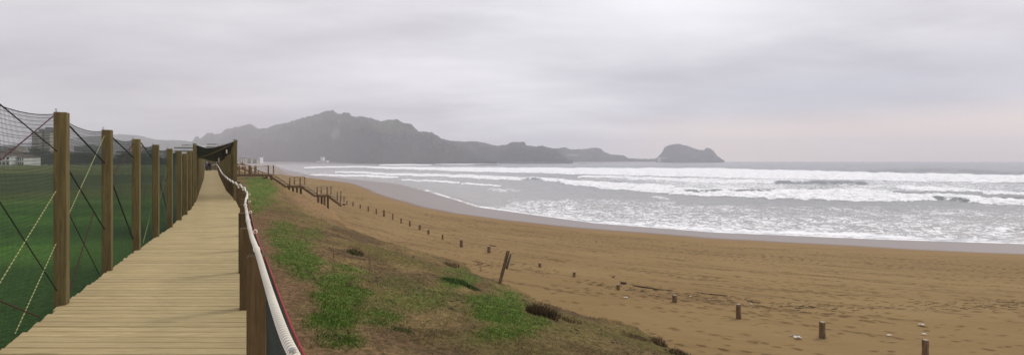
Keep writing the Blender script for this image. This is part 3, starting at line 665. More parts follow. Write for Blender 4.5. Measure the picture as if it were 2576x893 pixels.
rope((170, 545), (268, 330), .005, M_yel, 'bracing_rope'); rope((172, 742), (235, 537), .007, M_dred, 'bracing_rope'); rope((172, 535), (250, 690), .006, M_black, 'bracing_rope')
rope((282, 345), (340, 400), .010, M_black, 'bracing_rope'); rope((284, 465), (338, 610), .011, M_black, 'bracing_rope'); rope((285, 440), (341, 352), .009, M_dred, 'bracing_rope')
rope((355, 360), (392, 410), .012, M_black, 'bracing_rope'); rope((360, 610), (388, 500), .005, M_yel, 'bracing_rope')
rope((398, 520), (425, 400), .012, M_yel, 'bracing_rope'); rope((400, 450), (428, 560), .012, M_black, 'bracing_rope')

# ------------------------------------------------------------------ tall fence on the sea side, further along
RP = []
yy = 22.5
tops = ([558, 563, 570, 580, 590, 597], [400, 396, 388, 372, 356, 351])
while yy < 99:
    x = float(deckR(yy)) + .10; u, _ = uv_of(x, yy, H)
    tv = np.interp(u, *tops); zt = H - (tv - HV) / 1288 * yy; zt = min(zt, H + 1.0); zt = max(zt, H + .15)
    RP.append((x, yy, zt)); yy += 1.9
fr = empty('net_fence', (RP[0][0], RP[0][1], deckZ(RP[0][1])), 'tall timber net fence on the sea side, starting behind the grassy strip', 'fence')
for k, (x, y, zt) in enumerate(RP):
    m_ = MB(); post_mesh(m_, x, y, float(deckZ(y)) - .4, zt, .13, FRZ); m_.build('fence_post', M_post, fr)
P, Q, R = [], [], []
for a, b in zip(RP[:-1], RP[1:]):
    p, q, rr = bay_threads((a[0] + .08, a[1]), (b[0] + .08, b[1]), float(deckZ(a[1])) - .1, float(deckZ(b[1])) - .1, a[2] - .02, b[2] - .02, 16, .13, .010, sag=.04)
    P += p; Q += q; R += rr
v_, f_ = prisms(P, Q, R); mesh_np('netting', v_, f_, M_net, fr)
# fence that closes the view where the boardwalk turns
fe = empty('net_fence', (-63, 103, deckZ(103)), 'distant wall of timber posts across the end of the boardwalk', 'fence')
for k, u in enumerate(np.arange(496, 566, 3.6)):
    D = 103 + (u - 496) * .05; x = (u - 1288) / 1288 * D; zt = H + (HV - 400 - (k % 3) * .5 + np.interp(u, [496, 520, 566], [3, 0, 0])) / 1288 * D
    m_ = MB(); post_mesh(m_, x, D, float(deckZ(D)) - 1.5, zt, .2, FRZ); m_.build('fence_post', M_post, fe)
P, Q, R = [], [], []
p, q, rr = bay_threads((-63.3, 103.2), (-59.5, 106.6), H - 2.1, H - 2.1, H + .2, H + .2, 12, .2, .02, sag=.02); v_, f_ = prisms(p, q, rr); mesh_np('netting', v_, f_, M_net, fe)

# dark net slung over the walkway
def m_cloth():
    m, t = mat('black_shade_net'); o = t.n('TexCoord').outputs['Object']; n_ = t.noise(o, 2.5, 4)
    d = t.n('BsdfPrincipled', {'Base Color': t.mix(n_, (0.012, 0.018, 0.020), (0.035, 0.045, 0.048)), 'Roughness': .8})
    tr = t.n('BsdfTransparent'); a = t.attr('cover').outputs['Fac']; t.n('OutputMaterial', {0: t.n('MixShader', {0: a, 1: tr, 2: d})}); return m
M_cloth = m_cloth()
def cloth(top, bot, D0, D1, cover, parent, name, th=.012):
    n_ = 24; s = np.linspace(0, 1, n_); rows = []
    tu = np.interp(s, np.linspace(0, 1, len(top)), [p[0] for p in top]); tv = np.interp(s, np.linspace(0, 1, len(top)), [p[1] for p in top])
    bu = np.interp(s, np.linspace(0, 1, len(bot)), [p[0] for p in bot]); bv = np.interp(s, np.linspace(0, 1, len(bot)), [p[1] for p in bot])
    for t in np.linspace(0, 1, 8):
        D_ = D0 + (D1 - D0) * t; uu_ = tu + (bu - tu) * t; vv_ = tv + (bv - tv) * t + .6 * np.sin(s * 19 + t * 5) * t * (1 - t) * 3
        rows.append(np.stack([(uu_ - 1288) / 1288 * D_, D_ + .05 * np.sin(s * 9), H - (vv_ - HV) / 1288 * D_], 1))
    V_ = np.stack(rows, 0).reshape(-1, 3); F_ = grid_faces(8, n_)
    o = mesh_np(name, V_, F_, M_cloth, parent, smooth=True, attrs={'cover': np.full(len(V_), cover)})
    md = o.modifiers.new('thick', 'SOLIDIFY'); md.thickness = th; return o
aw = empty('shade_net', atD(541, 420, 22.5), 'black net slung across the boardwalk between the two tall fences', 'net')
cloth([(490, 364), (499, 367), (510, 371), (522, 373), (537, 372), (556, 367), (575, 361), (594, 353)], [(485, 398), (503, 398), (512, 399), (528, 403), (545, 406), (550, 406), (560, 402), (566, 397)], 21.5, 25, .93, aw, 'net_sheet')
cloth([(556, 368), (570, 363), (585, 358)], [(560, 396), (570, 392), (580, 384)], 22.6, 23.2, .5, aw, 'net_corner')
pts = [atD(u, v, 21.4) for u, v in [(490, 363), (499, 366), (510, 370), (522, 372), (537, 371), (556, 366), (575, 360), (594, 352)]]
MB().tube(pts, .014, 6).build('edge_rope', M_steel, aw)
MB().tube([atD(u, v, 21.3) for u, v in [(500, 397), (520, 391), (540, 383), (560, 374), (580, 364)]], .015, 6).build('edge_rope', M_post, aw)
for u, v, h_ in [(592, 352, 1), (490, 362, 1)]:
    c_ = atD(u, v, 21.5); MB().box((c_[0], c_[1], (c_[2] + H - 1.66) / 2), (.13, .13, c_[2] - H + 1.70), FRZ, bev=.006).build('corner_post', M_post, aw)
MB().box(tuple(atD(570, 381, 21.7)), (.04, .03, .16), 0).build('hanging_tag', M_rope, aw); MB().box(tuple(atD(550.5, 402, 23.6)), (.04, .03, .18), 0).build('hanging_tag', M_rope, aw)

# ------------------------------------------------------------------ railing with the cream rope
rl = empty('rope_railing', (-1.9, 3.8, deckZ(3.8)), 'low timber railing with a thick cream rope handrail on the sea side of the boardwalk', 'railing')
rp = [(646, 3.80, 642), (620, 5.62, 573), (613, 7.46, 535)]
RL = [((u - 1288) / 1288 * D, D, H - (tv - HV) / 1288 * D) for u, D, tv in rp]
yy = 9.3
while yy < 95:
    RL.append((float(deckR(yy)) + .09 if yy > 15 else float(np.interp(yy, [7.46, 15], [RL[2][0], float(deckR(15)) + .09])), yy, H - .78 - .0025 * yy + random.uniform(-.03, .03))); yy += 1.87
for k, (x, y, zt) in enumerate(RL):
    m_ = MB(); post_mesh(m_, x, y, float(deckZ(y)) - .45, zt, .13, FRZ if k else math.radians(24)); m_.build('rail_post', M_rpost, rl)
rpx = [(790, 985, 1.45), (740, 893, 1.72), (715, 840, 1.92), (690, 770, 2.28), (668, 700, 2.84), (650, 640, 3.6), (641, 615, 4.0), (632, 590, 4.55), (624, 555, 5.6), (620, 530, 6.6), (617, 512, 7.8), (619, 500, 8.8), (622, 488, 10), (618, 478, 11.3), (610, 470, 12.8), (596, 462.7, 14.6), (583, 456, 17), (569, 446, 21), (558, 434.6, 28), (551, 422, 46), (547, 415.5, 70), (543, 413.5, 90), (530, 415, 95), (515, 416.5, 97), (506, 415, 99)]
ctrl = np.array([atD(*p) for p in rpx])
def dense(ctrl, n_per):
    cr = [ctrl[0]] + list(ctrl) + [ctrl[-1]]; out = []
    for i in range(len(ctrl) - 1):
        p0, p1, p2, p3 = cr[i], cr[i + 1], cr[i + 2], cr[i + 3]; L = np.linalg.norm(p2 - p1); n_ = max(2, int(L / n_per(p1[1])))
        for t in np.arange(n_) / n_:
            out.append(.5 * ((2 * p1) + (p2 - p0) * t + (2 * p0 - 5 * p1 + 4 * p2 - p3) * t ** 2 + (3 * p1 - p0 - 3 * p2 + p3) * t ** 3))
    out.append(ctrl[-1]); return np.array(out)
path = dense(ctrl, lambda d: .0035 if d < 6 else (.02 if d < 12 else .12))
arc = np.concatenate([[0], np.cumsum(np.linalg.norm(np.diff(path, axis=0), axis=1))])
rad = 0.0165 * (1 + 0.03 * np.sin(arc * 3)) + 0.0058 * (np.abs(np.sin(arc * math.pi / .027)) - .6) * (path[:, 1] < 7) + np.where(path[:, 1] > 12, .004, 0) + .0004 * np.clip(path[:, 1] - 12, 0, 60)
path[:, 2] += np.where((path[:, 1] > 9) & (path[:, 1] < 40), .025 * np.sin(arc * 3.3), 0)
rope_o = MB().tube(list(path), list(rad), 12).build('handrail_rope', M_wound, rl, smooth=True)
groove_shade = (1 - np.abs(np.sin(arc * math.pi / .027))) ** 1.5 * (path[:, 1] < 8) + .25 * vnoise(arc * 3, arc * 0, 3)  # coil grooves darkened with painted shade and dirt, plus random mottling
at_ = rope_o.data.attributes.new('vary', 'FLOAT', 'POINT'); at_.data.foreach_set('value', np.repeat(groove_shade, 12).astype(np.float32))
m_ = MB(); e = ctrl[1]
m_.tube([e + np.array((-.012, 0, .012)), e + np.array((-.004, -.01, .024)), e + np.array((.012, -.02, .024))], [.006, .008, .006], 6); m_.build('rope_end_clamp', M_steel, rope_o)
for i in (1, 2, 3, 4):      # lashings where the rope crosses the posts
    x, y, zt = RL[i - 1]; j = int(np.argmin(np.abs(path[:, 1] - y))); p_ = path[j]; d_ = path[min(j + 6, len(path) - 1)] - p_; d_ /= np.linalg.norm(d_)
    MB().tube([p_ - d_ * .022, p_ + d_ * .022], .024, 12).build('lashing', M_rope, rl, smooth=True)
# hanging rope tails at the middle of the rail
for (u, v, v2, D) in ((610.5, 470, 479, 12.6), (599, 464, 473, 14.2), (621, 490, 500, 10.2)):
    MB().tube([atD(u, v, D), atD(u + .6, (v + v2) / 2, D), atD(u + 1, v2, D)], .02, 6).build('rope_tail', M_rope, rl)
# red cord and netting below it
def cordpath(D): 
    j = np.interp(D, path[:, 1], np.arange(len(path))); p = path[int(j)]; return np.array((p[0] + .060, p[1], p[2] - .050))
cp = [cordpath(d) for d in np.concatenate([np.arange(1.45, 9, .35), [9.2]])]
MB().tube(cp, .0042, 6).build('red_cord', M_red, rl, smooth=True)
for x, y, zt in RL[1:5]:
    c_ = cordpath(y - .5) + np.array((0, 0, .0)); pts = [c_ + np.array((math.cos(t) * .018, 0, math.sin(t) * .018)) for t in np.linspace(0, 6.28, 10)]
    MB().tube(pts, .006, 5).build('cord_ring', M_rope, rl)
P, Q, R = [], [], []
dd = np.arange(1.5, 9, .045); tp = [cordpath(d) for d in dd]
bt = [np.array((t[0] + .02, t[1], float(deckZ(t[1])) - .12)) for t in tp]
for a, b in zip(tp, bt):
    P.append(a); Q.append(b); R.append(.0022 if a[1] < 9 else .006)
for hh in np.linspace(0, 1, 28):
    for i in range(0, len(tp) - 4, 4):
        a = tp[i] + (bt[i] - tp[i]) * hh; b = tp[i + 4] + (bt[i + 4] - tp[i + 4]) * hh; P.append(a); Q.append(b); R.append(.0022 if a[1] < 9 else .006)
v_, f_ = prisms(P, Q, R); mesh_np('netting', v_, f_, M_net, rl)

# ------------------------------------------------------------------ people
def person(name, feet, hgt, label, coat, legs, bag=None, lean=0, face=0.0):
    e = empty(name, feet, label, 'person', None)
    s = hgt / 1.72; J = {'pel': (0, 0, .95), 'wai': (0, .01, 1.1), 'che': (0, .02, 1.32), 'nec': (0, .03, 1.48), 'hea': (0, .045, 1.58), 'top': (0, .03, 1.70),
         'hl': (-.09, 0, .9), 'kl': (-.10, .05, .5), 'al': (-.11, -.03, .09), 'tl': (-.12, .12, .03), 'hr': (.09, 0, .9), 'kr': (.10, .02, .5), 'ar': (.10, .03, .09), 'tr': (.11, .17, .03),
         'sl': (-.18, .02, 1.42), 'el': (-.25, -.03, 1.15), 'wl': (-.22, .12, .93), 'nl': (-.20, .17, .86), 'sr': (.18, .02, 1.42), 'er': (.25, -.03, 1.15), 'wr': (.22, .12, .93), 'nr': (.20, .17, .86)}
    Rr = {'pel': .15, 'wai': .14, 'che': .16, 'nec': .06, 'hea': .095, 'top': .07, 'hl': .10, 'kl': .065, 'al': .045, 'tl': .035, 'hr': .10, 'kr': .065, 'ar': .045, 'tr': .035,
          'sl': .07, 'el': .052, 'wl': .035, 'nl': .03, 'sr': .07, 'er': .052, 'wr': .035, 'nr': .03}
    ks = list(J); ed = [('pel', 'wai'), ('wai', 'che'), ('che', 'nec'), ('nec', 'hea'), ('hea', 'top'), ('pel', 'hl'), ('hl', 'kl'), ('kl', 'al'), ('al', 'tl'), ('pel', 'hr'), ('hr', 'kr'), ('kr', 'ar'), ('ar', 'tr'),
        ('che', 'sl'), ('sl', 'el'), ('el', 'wl'), ('wl', 'nl'), ('che', 'sr'), ('sr', 'er'), ('er', 'wr'), ('wr', 'nr')]
    me = bpy.data.meshes.new('body'); me.from_pydata([tuple(c * s for c in J[k]) for k in ks], [(ks.index(a), ks.index(b)) for a, b in ed], [])
    o = bpy.data.objects.new('body', me); C.objects.link(o); o.parent = e
    sk = o.modifiers.new('skin', 'SKIN'); me.skin_vertices.new() if not me.skin_vertices else None
    for i, k in enumerate(ks): me.skin_vertices[0].data[i].radius = (Rr[k] * s, Rr[k] * s * .85); me.skin_vertices[0].data[i].use_root = (k == 'pel')
    o.modifiers.new('sub', 'SUBSURF').levels = 1; o.modifiers['sub'].render_levels = 1
    skin = simple('skin', (.42, .26, .19)); me.materials.append(skin)
    def shell(nm, rings, m_, seg=14):
        mb_ = MB(); mb_.tube([(x * s, y * s, z * s) for x, y, z, _ in rings], [r * s for *_, r in rings], seg); q = mb_.build(nm, m_, None, smooth=True); q.parent = e; return q
    shell('jacket', [(0, 0, .80, .19), (0, .01, 1.0, .20), (0, .02, 1.2, .20), (0, .02, 1.40, .20), (0, .02, 1.47, .10)], coat)
    for sx in (-1, 1):
        shell('sleeve', [(sx * .18, .02, 1.42, .085), (sx * .25, -.03, 1.15, .068), (sx * .225, .10, .96, .05)], coat)
        shell('trouser_leg', [(sx * .09, 0, .92, .115), (sx * .10, .03, .5, .082), (sx * .105, 0, .08, .062)], legs)
    shell('hair', [(0, .02, 1.52, .085), (0, .03, 1.60, .108), (0, .03, 1.68, .09), (0, .03, 1.72, .04)], bag or legs)
    e.rotation_euler = (0, 0, face); return e
k_navy = simple('dark_navy_fabric', (.02, .022, .03)); k_black = simple('black_fabric', (.012, .012, .014)); k_grey = simple('grey_blue_fabric', (.10, .11, .15)); k_greyhair = simple('grey_hair', (.35, .33, .31)); k_dhair = simple('dark_hair', (.02, .015, .012))
D1 = 92.0
for (u, hgt, lab, cc, ll, hr) in ((520.5, 1.66, 'person in a grey blue jacket walking on the left at the boardwalk end', k_grey, k_navy, k_greyhair), (527.5, 1.72, 'person dressed in black walking on the right at the boardwalk end', k_black, k_black, k_dhair)):
    person('person', ((u - 1288) / 1288 * D1, D1, float(deckZ(D1)) + .004), hgt, lab, cc, ll, hr, face=math.radians(30))

# ------------------------------------------------------------------ stairs down to the beach
st = empty('beach_staircase', atD(740, 490, 60.5), 'brown timber staircase with two landings going down to the beach', 'staircase')
W2 = 1.3
def landing(u0, u1, v, D):
    a, b = atD(u0, v, D), atD(u1, v, D); z = (a[2] + b[2]) / 2
    m_ = MB(); m_.box(((a[0] + b[0]) / 2, D + W2 / 2, z - .04), (b[0] - a[0], W2, .08)); 
    for yy_ in (D + .02, D + W2 - .02): m_.box(((a[0] + b[0]) / 2, yy_ + (-.03 if yy_ < D + .5 else .03), z - .13), (b[0] - a[0] + .1, .08, .26))
    m_.build('landing', M_stair, st); return a, b, z
a0, b0, z0 = landing(590, 676, 438, 60); a1, b1, z1 = landing(723, 758, 466.8, 60.5); a2, b2, z2 = landing(796, 825, 490.3, 61)
def flight(p, q, D):
    n_ = max(4, int(round((p[2] - q[2]) / .175))); m_ = MB()
    for yy_ in (D - .02, D + W2 + .02): m_.beam((p[0], yy_, p[2] - .20), (q[0], yy_, q[2] - .16), .07, .26)
    m_.build('stringers', M_stair, st); m_ = MB()
    for i in range(n_):
        t = (i + .5) / n_; m_.box((p[0] + (q[0] - p[0]) * t, D + W2 / 2, p[2] + (q[2] - p[2]) * t + .02), (.30, W2 - .04, .045))
    m_.build('treads', M_stairl, st)
foot = atD(861, 514, 61.5)
flight((b0[0], 0, z0), (a1[0], 0, z1), 60.2); flight((b1[0], 0, z1), (a2[0], 0, z2), 60.7); flight((b2[0], 0, z2), (foot[0], 0, foot[2]), 61.2)
for u, v, D in ((670.5, 438, 60.2), (726.5, 467, 60.6), (746.5, 467, 60.6), (800, 490, 61.1), (816, 490, 61.1)):
    p = atD(u, v, D)
    for k, yy_ in enumerate((D + .05, D + W2 - .1)):
        zb = float(ground_z(np.array(p[0]), np.array(yy_))) - .4; MB().box((p[0], yy_, (p[2] - .2 + zb) / 2), (.2, .18, p[2] - .2 - zb), bev=.01).build('leg', M_stair, st)
# railings: posts, rails and the pale rope along both sides
def rail_posts(pts, D, hgt=1.0, wd=.12):
    for x, z in pts:
        for yy_ in (D, D + W2): MB().box((x, yy_, z + hgt / 2 - .1), (wd, wd, hgt + .2), bev=.008).build('rail_post', M_stair, st)
X_ = lambda u, D: (u - 1288) / 1288 * D
rail_posts([(X_(u, 60), z0) for u in (602, 627, 630, 675)], 60, 1.02)
rail_posts([(X_(u, 60.5), z1) for u in (729, 755)], 60.5, 1.02); rail_posts([(X_(u, 61), z2) for u in (798, 823)], 61, 1.02)
rail_posts([(X_(858, 61.5), foot[2]), (X_(850, 61.5), foot[2] + .6)], 61.3, .95, .09)
for yy_ in (0, W2):
    for (aa, bb, zz, D) in ((729, 755, z1, 60.5), (798, 823, z2, 61)):
        m_ = MB(); m_.beam((X_(aa - 1, D), D + yy_ - .09, zz + 1.0), (X_(bb + 1, D), D + yy_ - .09, zz + 1.0), .07, .15); m_.beam((X_(aa, D), D + yy_ - .09, zz + .70), (X_(bb, D), D + yy_ - .09, zz + .70), .05, .11); m_.beam((X_(aa, D), D + yy_, zz + .1), (X_(bb, D), D + yy_, zz + .1), .05, .08)
        m_.build('landing_rail', M_stairl, st)
    def sagline(p, q, sag, n_=9): return [np.array(p) + (np.array(q) - np.array(p)) * t - np.array((0, 0, sag * 4 * t * (1 - t))) for t in np.linspace(0, 1, n_)]
    MB().tube(sagline((X_(590, 60), 60 + yy_, z0 + .98), (X_(602, 60), 60 + yy_, z0 + 1.0), .0) + sagline((X_(603, 60), 60 + yy_, z0 + 1.0), (X_(628, 60), 60 + yy_, z0 + 1.02), .08) + sagline((X_(631, 60), 60 + yy_, z0 + 1.02), (X_(675, 60), 60 + yy_, z0 + 1.05), .10), .035, 6).build('rope_rail', M_rope, st)
    for (p, q) in (((X_(676, 60), 60 + yy_, z0 + 1.0), (X_(728, 60.5), 60.5 + yy_, z1 + .98)), ((X_(756, 60.5), 60.5 + yy_, z1 + .98), (X_(797, 61), 61 + yy_, z2 + .98)), ((X_(824, 61), 61 + yy_, z2 + .98), (X_(858, 61.5), 61.4 + yy_, foot[2] + .9))):
        MB().tube(sagline(p, q, .10), .026, 6).build('rope_rail', M_stairl, st)
        P, Q, R = [], [], []
        for t in np.arange(.04, 1, .05):
            a = np.array(p) + (np.array(q) - np.array(p)) * t - np.array((0, 0, .4 * t * (1 - t))); P.append(a); Q.append(a - np.array((0, 0, .85))); R.append(.010)
        for h_ in (.2, .4, .6):
            pr = None
            for t in np.linspace(0, 1, 9):
                a = np.array(p) + (np.array(q) - np.array(p)) * t - np.array((0, 0, .4 * t * (1 - t) + h_))
                if pr is not None: P.append(pr); Q.append(a); R.append(.010)
                pr = a
        v_, f_ = prisms(P, Q, R); mesh_np('side_net', v_, f_, M_stairl, st)
P, Q, R = bay_threads((X_(630, 60), 60.0), (X_(675, 60), 60.0), z0, z0, z0 + 1, z0 + 1, 8, .18, .009, .1, 0); v_, f_ = prisms(P, Q, R); mesh_np('side_net', v_, f_, M_stairl, st)
# second ramp further on, seen between the rails
rm = empty('beach_ramp', atD(640, 428, 74), 'far timber ramp with sloping handrail behind the staircase landing', 'ramp')
m_ = MB(); m_.beam(atD(597, 424, 74), atD(612, 424, 74), 1.2, .15); m_.beam(atD(612, 424, 74), atD(668, 446, 74), 1.2, .15); m_.build('ramp_deck', M_stair, rm)
for pa, pb in (((597, 413), (612, 413)), ((612, 413), (655, 431)), ((655, 431), (668, 436))): MB().beam(atD(*pa, 73.4), atD(*pb, 73.4), .08, .1).build('handrail', M_stair, rm)
for u, v in ((598, 413), (609, 409), (612, 413), (633, 422), (650, 429), (660, 433)): 
    p = atD(u, v, 73.4); MB().box((p[0], p[1], p[2] - .4), (.12, .12, .95), bev=.008).build('rail_post', M_stair, rm)

# ------------------------------------------------------------------ stakes on the sand
stakes = [(872.5, 504.6, 515), (888, 507.6, 518.5), (906, 514, 524), (926.6, 518.5, 532.5), (947, 525, 538), (966, 528, 544), (988, 537, 552), (1009, 549, 560.5), (1031, 554.6, 568.6), (1056, 564.7, 578.4), (1078, 577.5, 588.4),
          (1113.6, 588.9, 603.5), (1160.6, 602.4, 620.5), (1230, 618.7, 635), (1358, 660.5, 672), (1444, 683, 699), (1555, 714.5, 727), (1697, 741, 757.5), (1858.5, 764.5, 797), (2069, 809, 848), (2328, 854, 898)]
labs = ['thin worn stake standing right beside the foot of the staircase', 'second stake along the sand from the staircase foot', 'third stake along the sand from the staircase foot', 'fourth stake along the sand from the staircase foot', 'fifth stake along the sand from the staircase foot',
 'sixth stake from the staircase, slightly taller than its neighbours', 'seventh stake along the sand from the staircase foot', 'eighth stake along the sand from the staircase foot', 'ninth stake along the sand from the staircase foot', 'tenth stake along the sand, just before a short thick stump', 'eleventh stake from the staircase, a short thick stump in the sand',
 'thin knobbly stake between a short stump and a broad taller stake', 'broad tall stake at mid beach, above the start of the dry grass', 'stake with a loose stick lying behind its top', 'short stump just right of the leaning post', 'squat stake in a dark patch of weed, second right of the leaning post',
 'very short stump with driftwood lying right behind it', 'pale topped stump beside small white litter', 'tall stake with pale top standing alone on the mid right sand', 'thick stake with pale cut top near scraps of white litter', 'nearest stake, cut off by the bottom edge of the picture']
M_cut = simple('cut_timber', (0.36, 0.29, 0.21), .9, .2, 20)
for k, ((u, vt, vb), lab) in enumerate(zip(stakes, labs)):
    gz = lambda x, y: float(ground_z(np.array(x), np.array(y)))
    p = hit(u, vb, gz); hgt = (vb - vt) / 1288 * p[1]; wpx = [2.6, 3, 3, 3.2, 3.2, 4.4, 3, 3.6, 4, 5, 5, 4.2, 7, 7.5, 7, 7, 7.5, 10, 10.5, 13, 13][k]; r = wpx / 1288 * p[1] / 2 * 1.08; r = max(r, .045)
    e = empty('wooden_stake', p, lab, 'stake', 'stakes in a line along the sand')
    rnd = random.Random(k); tx, ty = rnd.uniform(-.03, .03), rnd.uniform(-.03, .03); seg = 16; n_ = 14; V_ = []; A_ = []
    zs = np.linspace(-.3, hgt, n_)
    for i, z in enumerate(zs):
        f = i / (n_ - 1)
        for j in range(seg):
            t = 6.283 * j / seg; rr_ = r * (1 + .10 * math.sin(3 * t + k) + .05 * math.sin(7 * t + z * 9) + (.06 if f < .6 else -.03) + rnd.uniform(-.03, .03)) * (.93 if i == n_ - 1 else 1)
            V_.append((p[0] + tx * z + rr_ * math.cos(t), p[1] + ty * z + rr_ * math.sin(t), p[2] + z + (rnd.uniform(-.01, .006) if i == n_ - 1 else 0)))
    m_ = MB(); m_.add(V_, [(i * seg + j, i * seg + (j + 1) % seg, (i + 1) * seg + (j + 1) % seg, (i + 1) * seg + j) for i in range(n_ - 1) for j in range(seg)])
    m_.build('shaft', M_old, e, smooth=True)
    c_ = (p[0] + tx * hgt, p[1] + ty * hgt, p[2] + hgt); m_ = MB(); m_.tube([(c_[0], c_[1], c_[2] - .012), (c_[0], c_[1], c_[2] + .008)], [r * .93, r * .84], seg); m_.build('cut_top', M_cut if k > 7 else M_old, e)
# leaning post with a nailed board
gz = lambda x, y: float(dune_z(np.array(x), np.array(y)))
pb = hit(1257, 712, gz); D = pb[1]; tp_ = atD(1278.5, 630, D + .1)
lp = empty('leaning_post', pb, 'grey weathered post leaning to the right at the edge of the dune', 'post')
MB().beam(pb - (tp_ - pb) * .15, tp_, .13, .10).build('shaft', M_old, lp)
MB().beam(atD(1274, 676, D), atD(1286, 638, D - .03), .09, .07).build('side_batten', M_old, lp)
MB().beam(atD(1281, 668, D - .05), atD(1287.5, 640, D - .08), .05, .03).build('pale_board', simple('bleached_board', (.45, .40, .33)), lp)

# ------------------------------------------------------------------ plants, driftwood, litter
def tuftmesh(name, c, n, h, spread, m, cols, label, cat, group=None, up=.6, width=.012, kindv=None):
    c = np.array(c, float); P0 = []; CC = []
    ang = RNG.uniform(0, 6.283, n); rr = spread * np.sqrt(RNG.random(n)); bx = c[0] + np.cos(ang) * rr; by = c[1] + np.sin(ang) * rr * .8
    bz = ground_z(bx, by) - .02; hh = h * RNG.uniform(.4, 1.0, n) * (1 - .45 * (rr / spread) ** 2); l = RNG.uniform(0, 6.283, n); ln = hh * RNG.uniform(.1, 1.2, n) * (1 - up)
    V_ = []; A = RNG.uniform(0, 6.283, n)
    for i in range(n):
        w_ = width * RNG.uniform(.6, 1.3); dx_, dy_ = math.cos(A[i]) * w_, math.sin(A[i]) * w_; mx_, my_ = bx[i] + math.cos(l[i]) * ln[i] * .4, by[i] + math.sin(l[i]) * ln[i] * .4
        V_ += [(bx[i] - dx_, by[i] - dy_, bz[i]), (bx[i] + dx_, by[i] + dy_, bz[i]), (mx_ + dx_ * .8, my_ + dy_ * .8, bz[i] + hh[i] * .6), (mx_ - dx_ * .8, my_ - dy_ * .8, bz[i] + hh[i] * .6)]
        V_ += [(mx_ - dx_ * .8, my_ - dy_ * .8, bz[i] + hh[i] * .6), (mx_ + dx_ * .8, my_ + dy_ * .8, bz[i] + hh[i] * .6), (bx[i] + math.cos(l[i]) * ln[i] + dx_ * .15, by[i] + math.sin(l[i]) * ln[i] + dy_ * .15, bz[i] + hh[i]), (bx[i] + math.cos(l[i]) * ln[i] - dx_ * .15, by[i] + math.sin(l[i]) * ln[i] - dy_ * .15, bz[i] + hh[i])]
        cc = np.array(cols[RNG.integers(len(cols))]) * RNG.uniform(.6, 1.3); CC += [cc] * 8
    o = mesh_np(name, V_, np.arange(len(V_)).reshape(-1, 4), m, attrs={'tint': np.array(CC)}, origin=c)
    return tag(o, label, cat, group)
brown = [(.10, .065, .035), (.16, .11, .06), (.06, .042, .022)]; dgreen = [(.06, .10, .03), (.09, .14, .04), (.045, .075, .025)]; straw = [(.26, .19, .10), (.18, .12, .06), (.12, .08, .045)]
gz = lambda x, y: float(ground_z(np.array(x), np.array(y)))
def gp(u, v, f=gz): return hit(u, v, f)
tuftmesh('bush', gp(1364, 794), 1500, .40, .40, M_grass, brown + [(.05, .055, .025)], 'low dark brown bush on the lip of the dune above the sand', 'bush', up=.25, width=.007)
tuftmesh('low_shrub', gp(1405, 800), 420, .16, .65, M_grass, straw + brown, 'flat brown dried shrub spreading right of the dark bush', 'shrub', up=.2)
tuftmesh('low_shrub', gp(1160, 712), 700, .15, .65, M_grass, dgreen, 'dark green leafy clump on the grass near the leaning post', 'shrub', up=.2, width=.016)
tuftmesh('grass_tuft', gp(1660, 864), 300, .26, .25, M_grass, straw, 'dry straw tuft hanging over the dune edge near the bottom', 'grass tuft', up=.1)
tuftmesh('grass_tuft', gp(1600, 848), 400, .10, .4, M_grass, straw, 'matted dry grass on the bare dune top left of the straw tuft', 'grass tuft', up=.2)
tuftmesh('grass_tuft', gp(1708, 885), 300, .13, .28, M_grass, straw + brown, 'brown dead grass clump at the bottom edge of the dune', 'grass tuft', up=.2)
tuftmesh('grass_tuft', gp(850, 850), 260, .06, .26, M_grass, dgreen, 'green leafy weeds on bare soil beside the red cord', 'weeds', up=.3)
tuftmesh('grass_tuft', gp(1010, 830), 160, .07, .22, M_grass, dgreen, 'small grey green weeds in the middle of the near turf', 'weeds', up=.3)
tuftmesh('grass_tuft', gp(893, 638), 200, .24, .28, M_grass, straw + dgreen, 'pale scruffy tuft upslope of the dry stalk', 'grass tuft', up=.4)
tuftmesh('grass_tuft', gp(1135, 668), 160, .25, .4, M_grass, straw, 'yellowed tuft where turf meets sand above the green clump', 'grass tuft', up=.4)
for (u, v, h_, lab) in ((928, 690, .60, 'tall dark dry stalk standing on the open turf'), (838, 650, .34, 'short dry stalk at the edge of the bright green strip'), (880, 722, .22, 'small dead stem between the green strip and the tall stalk'), (1208, 683, .35, 'thin bent stem near the top of the dune edge')):
    p = gp(u, v); m_ = MB(); rnd = random.Random(int(u))
    m_.tube([p - np.array((0, 0, .03)), p + np.array((.02, 0, h_ * .5)), p + np.array((-.01 if u < 1200 else .08, 0, h_))], [.010, .008, .004], 5); e = m_.build('dry_stalk', M_old, origin=p)
    tag(e, lab, 'plant')
    for i in range(14):
        t = rnd.uniform(.1, .65); q = np.array((.02, 0, t * h_)) ; a_ = rnd.uniform(0, 6.28); l_ = rnd.uniform(.04, .11)
        mm = MB() if i == 0 else mm; mm.beam(q, q + np.array((math.cos(a_) * l_, math.sin(a_) * l_, rnd.uniform(.0, .06))), .016, .004)
    lf = mm.build('leaves', M_old); lf.parent = e
